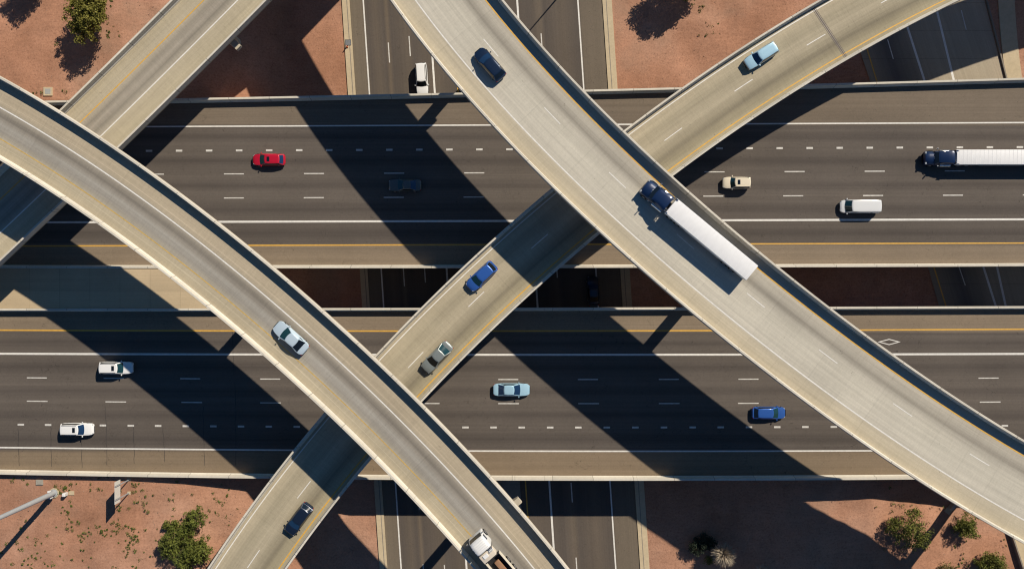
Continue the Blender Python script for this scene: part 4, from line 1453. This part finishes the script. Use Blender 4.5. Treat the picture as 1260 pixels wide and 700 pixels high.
# low weeds on the gravel: nobody could count them
V, F = [], []
spots = [(78, 600, 9, 26), (82, 625, 8, 16), (90, 645, 8, 12), (104, 655, 6, 9), (122, 652, 7, 14), (135, 655, 7, 10), (100, 662, 5, 6), (166, 655, 10, 26), (158, 668, 9, 14), (146, 625, 6, 10),
         (145, 648, 8, 8), (60, 665, 30, 20), (30, 675, 25, 22), (50, 690, 25, 16), (100, 690, 30, 14), (165, 595, 10, 10), (275, 615, 14, 18), (268, 632, 10, 8), (285, 640, 10, 10), (215, 604, 16, 8),
         (20, 595, 24, 14), (120, 600, 20, 6), (180, 615, 12, 12), (135, 35, 10, 10), (142, 42, 8, 6), (140, 6, 10, 6), (200, 15, 6, 3), (857, 5, 6, 5), (861, 14, 6, 6), (872, 35, 9, 8), (884, 34, 6, 5), (866, 45, 8, 6),
         (80, 115, 8, 5), (47, 116, 4, 5), (70, 40, 20, 2), (1175, 690, 12, 18), (1182, 672, 10, 8), (1160, 630, 8, 5), (1100, 625, 30, 12), (1240, 668, 6, 3), (905, 690, 20, 10), (150, 640, 60, 30), (170, 690, 30, 20)]
for sx_, sy_, sr, n_ in spots:
    for _ in range(int(n_ * .75)):
        qx, qy = sx_ + rng.normal() * sr * .55, sy_ + rng.normal() * sr * .55
        X, Y = P(qx, qy, -1)
        zz = float(ground_z(X, Y))
        X, Y = P(qx, qy, zz)
        r_ = (.12 + .30 * rng.random() ** 2)
        leaves(V, F, (X, Y, zz + .10), r_, int(10 + 40 * r_), .06 + .05 * rng.random(), .35)
o = mesh_obj('weeds', V, F, LEAF['weed'])
tag(o, 'scattered low green weeds on the desert gravel', 'weeds', kind='stuff')

# loose stones on the gravel
V, F = [], []
for _ in range(2600):
    qx, qy = [(rng.uniform(0, 300), rng.uniform(592, 700)), (rng.uniform(0, 215), rng.uniform(0, 118)), (rng.uniform(225, 428), rng.uniform(0, 118)), (rng.uniform(748, 1010), rng.uniform(0, 105)), (rng.uniform(790, 1230), rng.uniform(595, 700))][int(rng.integers(5))]
    X, Y = P(qx, qy, -5)
    zz = float(ground_z(X, Y))
    X, Y = P(qx, qy, zz)
    if nsx(418)(Y) < X < nsx(754)(Y):
        continue
    s = .03 + .07 * rng.random() ** 3
    k = len(V)
    ang = rng.random() * 3
    for dx, dy, dz in ((1, 0, 0), (0, 1, 0), (-1, 0, 0), (0, -1, 0), (.1, .1, .9)):
        V.append((X + s * (dx * math.cos(ang) - dy * math.sin(ang)), Y + s * (dx * math.sin(ang) + dy * math.cos(ang)) * .8, zz + s * dz))
    F += [(k, k + 1, k + 4), (k + 1, k + 2, k + 4), (k + 2, k + 3, k + 4), (k + 3, k, k + 4)]
o = mesh_obj('pebbles', V, F, plain('pebble_stone', (0.34, 0.23, 0.17), .9, var=.5))
tag(o, 'small loose stones strewn over the red gravel', 'pebbles', kind='stuff')

# ------------------------------------------------------------------ street furniture
def gz(px):
    zz = 0.0
    for _ in range(5):
        X, Y = P(px[0], px[1], zz)
        zz = float(ground_z(X, Y))
    return X, Y, zz


X, Y, zz = gz((67, 606))
root = thing('lighting_mast', 'thick grey steel lighting mast rising beside the southern highway bridge', 'light mast', (X, Y, zz))
MB().tube((0, 0, 0), (0, 0, 29), .40, .2, 20).build('mast', M_STEEL, root, smooth=40)
fl = MB().tube((0, 0, -.1), (0, 0, .12), .75, .75, 20)
fl.build('footing', M_WALK, root, smooth=40)
MB().tube((0, 0, .13), (0, 0, .24), .58, .58, 16).build('base_flange', M_STEEL, root, smooth=40)
MB().box((-.1, -.50, .9), (.5, .22, .7), bev=.03).build('control_box', plain('white_cabinet', (0.72, 0.72, 0.70), .5), root)
MB().box((-.30, .42, .9), (.3, .2, .5), bev=.03).build('control_box', plain('white_cabinet', (0.72, 0.72, 0.70), .5), root)
for i in range(9):
    MB().box((-.42 + .004 * i, 0, 3.0 + 2.2 * i), (.3, .05, .05)).build('step', M_STEEL, root)
ringm = MB()
for i in range(16):
    a0, a1 = 2 * PI * i / 16, 2 * PI * (i + 1) / 16
    ringm.tube((1.1 * math.cos(a0), 1.1 * math.sin(a0), 28.4), (1.1 * math.cos(a1), 1.1 * math.sin(a1), 28.4), .05, n=6)
for i in range(4):
    a0 = PI / 2 * i
    ringm.tube((0, 0, 28.4), (1.1 * math.cos(a0), 1.1 * math.sin(a0), 28.4), .04, n=6)
ringm.build('lamp_ring', M_STEEL, root)
for i in range(6):
    a0 = 2 * PI * i / 6
    MB().box((1.45 * math.cos(a0), 1.45 * math.sin(a0), 28.2), (.7, .4, .22), rz=a0, bev=.05).build('lamp_head', M_STEEL, root)

X, Y, zz = gz((82, 607))
root = thing('utility_cabinet', 'small white cabinet with a tan pad next to the lighting mast', 'cabinet', (X, Y, zz))
MB().box((0, 0, .45), (.45, .5, .9), bev=.05).build('cabinet_body', plain('white_cabinet', (0.72, 0.72, 0.70), .5), root, smooth=30)
MB().box((.23, 0, .5), (.02, .4, .7), bev=.008).build('door', plain('cabinet_door', (0.6, 0.6, 0.58), .5), root)
MB().box((.75, .1, .04), (.85, .6, .12), bev=.02).build('pad', M_WALK, root)

X, Y, zz = gz((49, 593))
o = MB().box((0, 0, .05), (1.05, .8, .22), bev=.03).box((.05, 0, .17), (.6, .5, .03), bev=.01).build('utility_vault', M_PARAPET)
o.location = (X, Y, zz)
tag(o, 'pale concrete utility vault lid near the lighting mast', 'utility vault')
X, Y, zz = gz((59.5, 113))
root = thing('utility_vault', 'square tan concrete utility vault with grey lid near the olive tree', 'utility vault', (X, Y, zz))
MB().box((0, 0, .06), (1.35, 1.3, .24), bev=.03).build('collar', M_WALK, root)
MB().box((0, 0, .185), (.85, .8, .03), bev=.01).build('lid', plain('vault_lid', (0.33, 0.34, 0.32), .6, var=.3), root)

# road sign seen from behind and above
X, Y, zz = gz((158, 598))
root = thing('road_sign', 'large road sign on two steel posts seen edge on beside the southern bridge', 'road sign', (X, Y, zz))
pan = MB().box((0, 0, 3.35), (.05, 3.3, 1.65), bev=.01).build('sign_panel', plain('sign_back', (0.66, 0.64, 0.58), .55, .05, var=.15), root)
for y_ in (-1.0, 1.0):
    MB().box((.10, y_, 2.1), (.12, .12, 4.25)).build('post', M_STEEL, root)
    MB().box((.10, y_, .0), (.5, .45, .12), bev=.02).build('footing', M_WALK, root)
for y_ in (-1.0, 1.0):
    MB().box((.06, y_, 3.35), (.08, .14, 1.6)).build('stiffener', M_DKSTEEL, root)

X, Y, zz = gz((1171, 622))
root = thing('drain_outlet', 'small pale concrete drain outlet on the gravel at the broad flyover edge', 'drain', (X, Y, zz), .9)
MB().box((0, 0, .25), (1.5, .75, .9), bev=.05, taper=(.8, .6)).build('head_block', M_PIER, root)
MB().box((-1.0, 0, .05), (.8, 1.0, .2), bev=.03).build('apron', M_WALK, root)

# drain inlet and traffic cone by the west sidewalk of the street
X, Y = P(428.5, 53, Z_LOW)
root = thing('drain_grate', 'dark square drain grate in the sidewalk of the lower street', 'drain', (X, Y, Z_LOW + .135))
MB().box((0, 0, 0), (.95, .95, .04)).build('frame', M_DKSTEEL, root)
g_ = MB()
for i in range(7):
    g_.box((-.36 + .12 * i, 0, .03), (.05, .82, .03))
g_.build('grate', M_STEEL, root)
X, Y = P(427, 58.5, Z_LOW)
root = thing('traffic_cone', 'small orange traffic cone by the drain grate', 'traffic cone', (X, Y, Z_LOW + .13))
MB().tube((0, 0, .04), (0, 0, .75), .17, .03, 14).build('cone', M_ORANGE, root, smooth=40)
MB().box((0, 0, .02), (.42, .42, .04), bev=.01).build('base', M_TRIM, root)
MB().tube((0, 0, .42), (0, 0, .54), .102, .077, 14).build('band', M_WHITE, root, smooth=40)

# street lamp just north of the view whose shadow crosses the street
X, Y = 11.6, 51.0
root = thing('street_lamp', 'street lamp beyond the top edge throwing a thin shadow over the street', 'street lamp', (X, Y, Z_LOW + .13))
MB().tube((0, 0, 0), (0, 0, 12.6), .14, .08, 12).build('pole', M_STEEL, root, smooth=40)
MB().tube((0, 0, 12.5), (-1.6, 0, 13.1), .06, .05, 8).build('arm', M_STEEL, root, smooth=40)
MB().box((-1.9, 0, 13.1), (.8, .35, .18), bev=.05).build('lamp_head', M_STEEL, root, smooth=40)
MB().box((0, 0, .05), (.5, .5, .12), bev=.02).build('base', M_STEEL, root)

# ------------------------------------------------------------------ light
world = bpy.data.worlds.new('World')
scene.world = world
world.use_nodes = True
wt_ = world.node_tree
bg = wt_.nodes['Background']
sky = wt_.nodes.new('ShaderNodeTexSky')
sky.sky_type = 'NISHITA'
sky.sun_disc = False
sky.sun_elevation = SUN_EL
sky.sun_rotation = math.atan2(SUN_AZ[0], SUN_AZ[1])
sky.altitude = 400
sky.air_density = 1.0
sky.dust_density = 0.3
sky.ozone_density = 3.0
tint = wt_.nodes.new('ShaderNodeMix')
tint.data_type = 'RGBA'
tint.blend_type = 'MULTIPLY'
tint.inputs[0].default_value = 1.0
tint.inputs[7].default_value = (0.42, 0.80, 1.08, 1)      # deep clear desert sky, camera white balance
wt_.links.new(sky.outputs[0], tint.inputs[6])
wt_.links.new(tint.outputs[2], bg.inputs['Color'])
bg.inputs['Strength'].default_value = 0.05

sd = bpy.data.lights.new('sun', 'SUN')
sd.energy = 4.8
sd.angle = math.radians(0.53)
sd.color = (1.0, 0.90, 0.76)
so_ = bpy.data.objects.new('sun', sd)
link(so_)
hv = math.cos(SUN_EL)
nrm = math.hypot(*SUN_AZ)
dirv = Vector((SUN_AZ[0] / nrm * hv, SUN_AZ[1] / nrm * hv, math.sin(SUN_EL)))
so_.rotation_euler = dirv.to_track_quat('Z', 'Y').to_euler()

cam = bpy.data.cameras.new('camera')
cam.sensor_width = 36.0
cam.lens = 36.0 * FOC / 1260.0
cam.clip_start = 1.0
cam.clip_end = 6000
co = bpy.data.objects.new('camera', cam)
co.location = (0, 0, CAMZ)
link(co)
scene.camera = co

scene.render.engine = 'CYCLES'
vs = scene.view_settings
scene.display_settings.display_device = 'sRGB'
vs.view_transform = 'Standard'
vs.look = 'None'
vs.gamma = 1.0
vs.use_curve_mapping = False
vs.exposure = 0.17
scene.cycles.filter_width = 1.15
scene.cycles.max_bounces = 6
scene.cycles.use_denoising = True
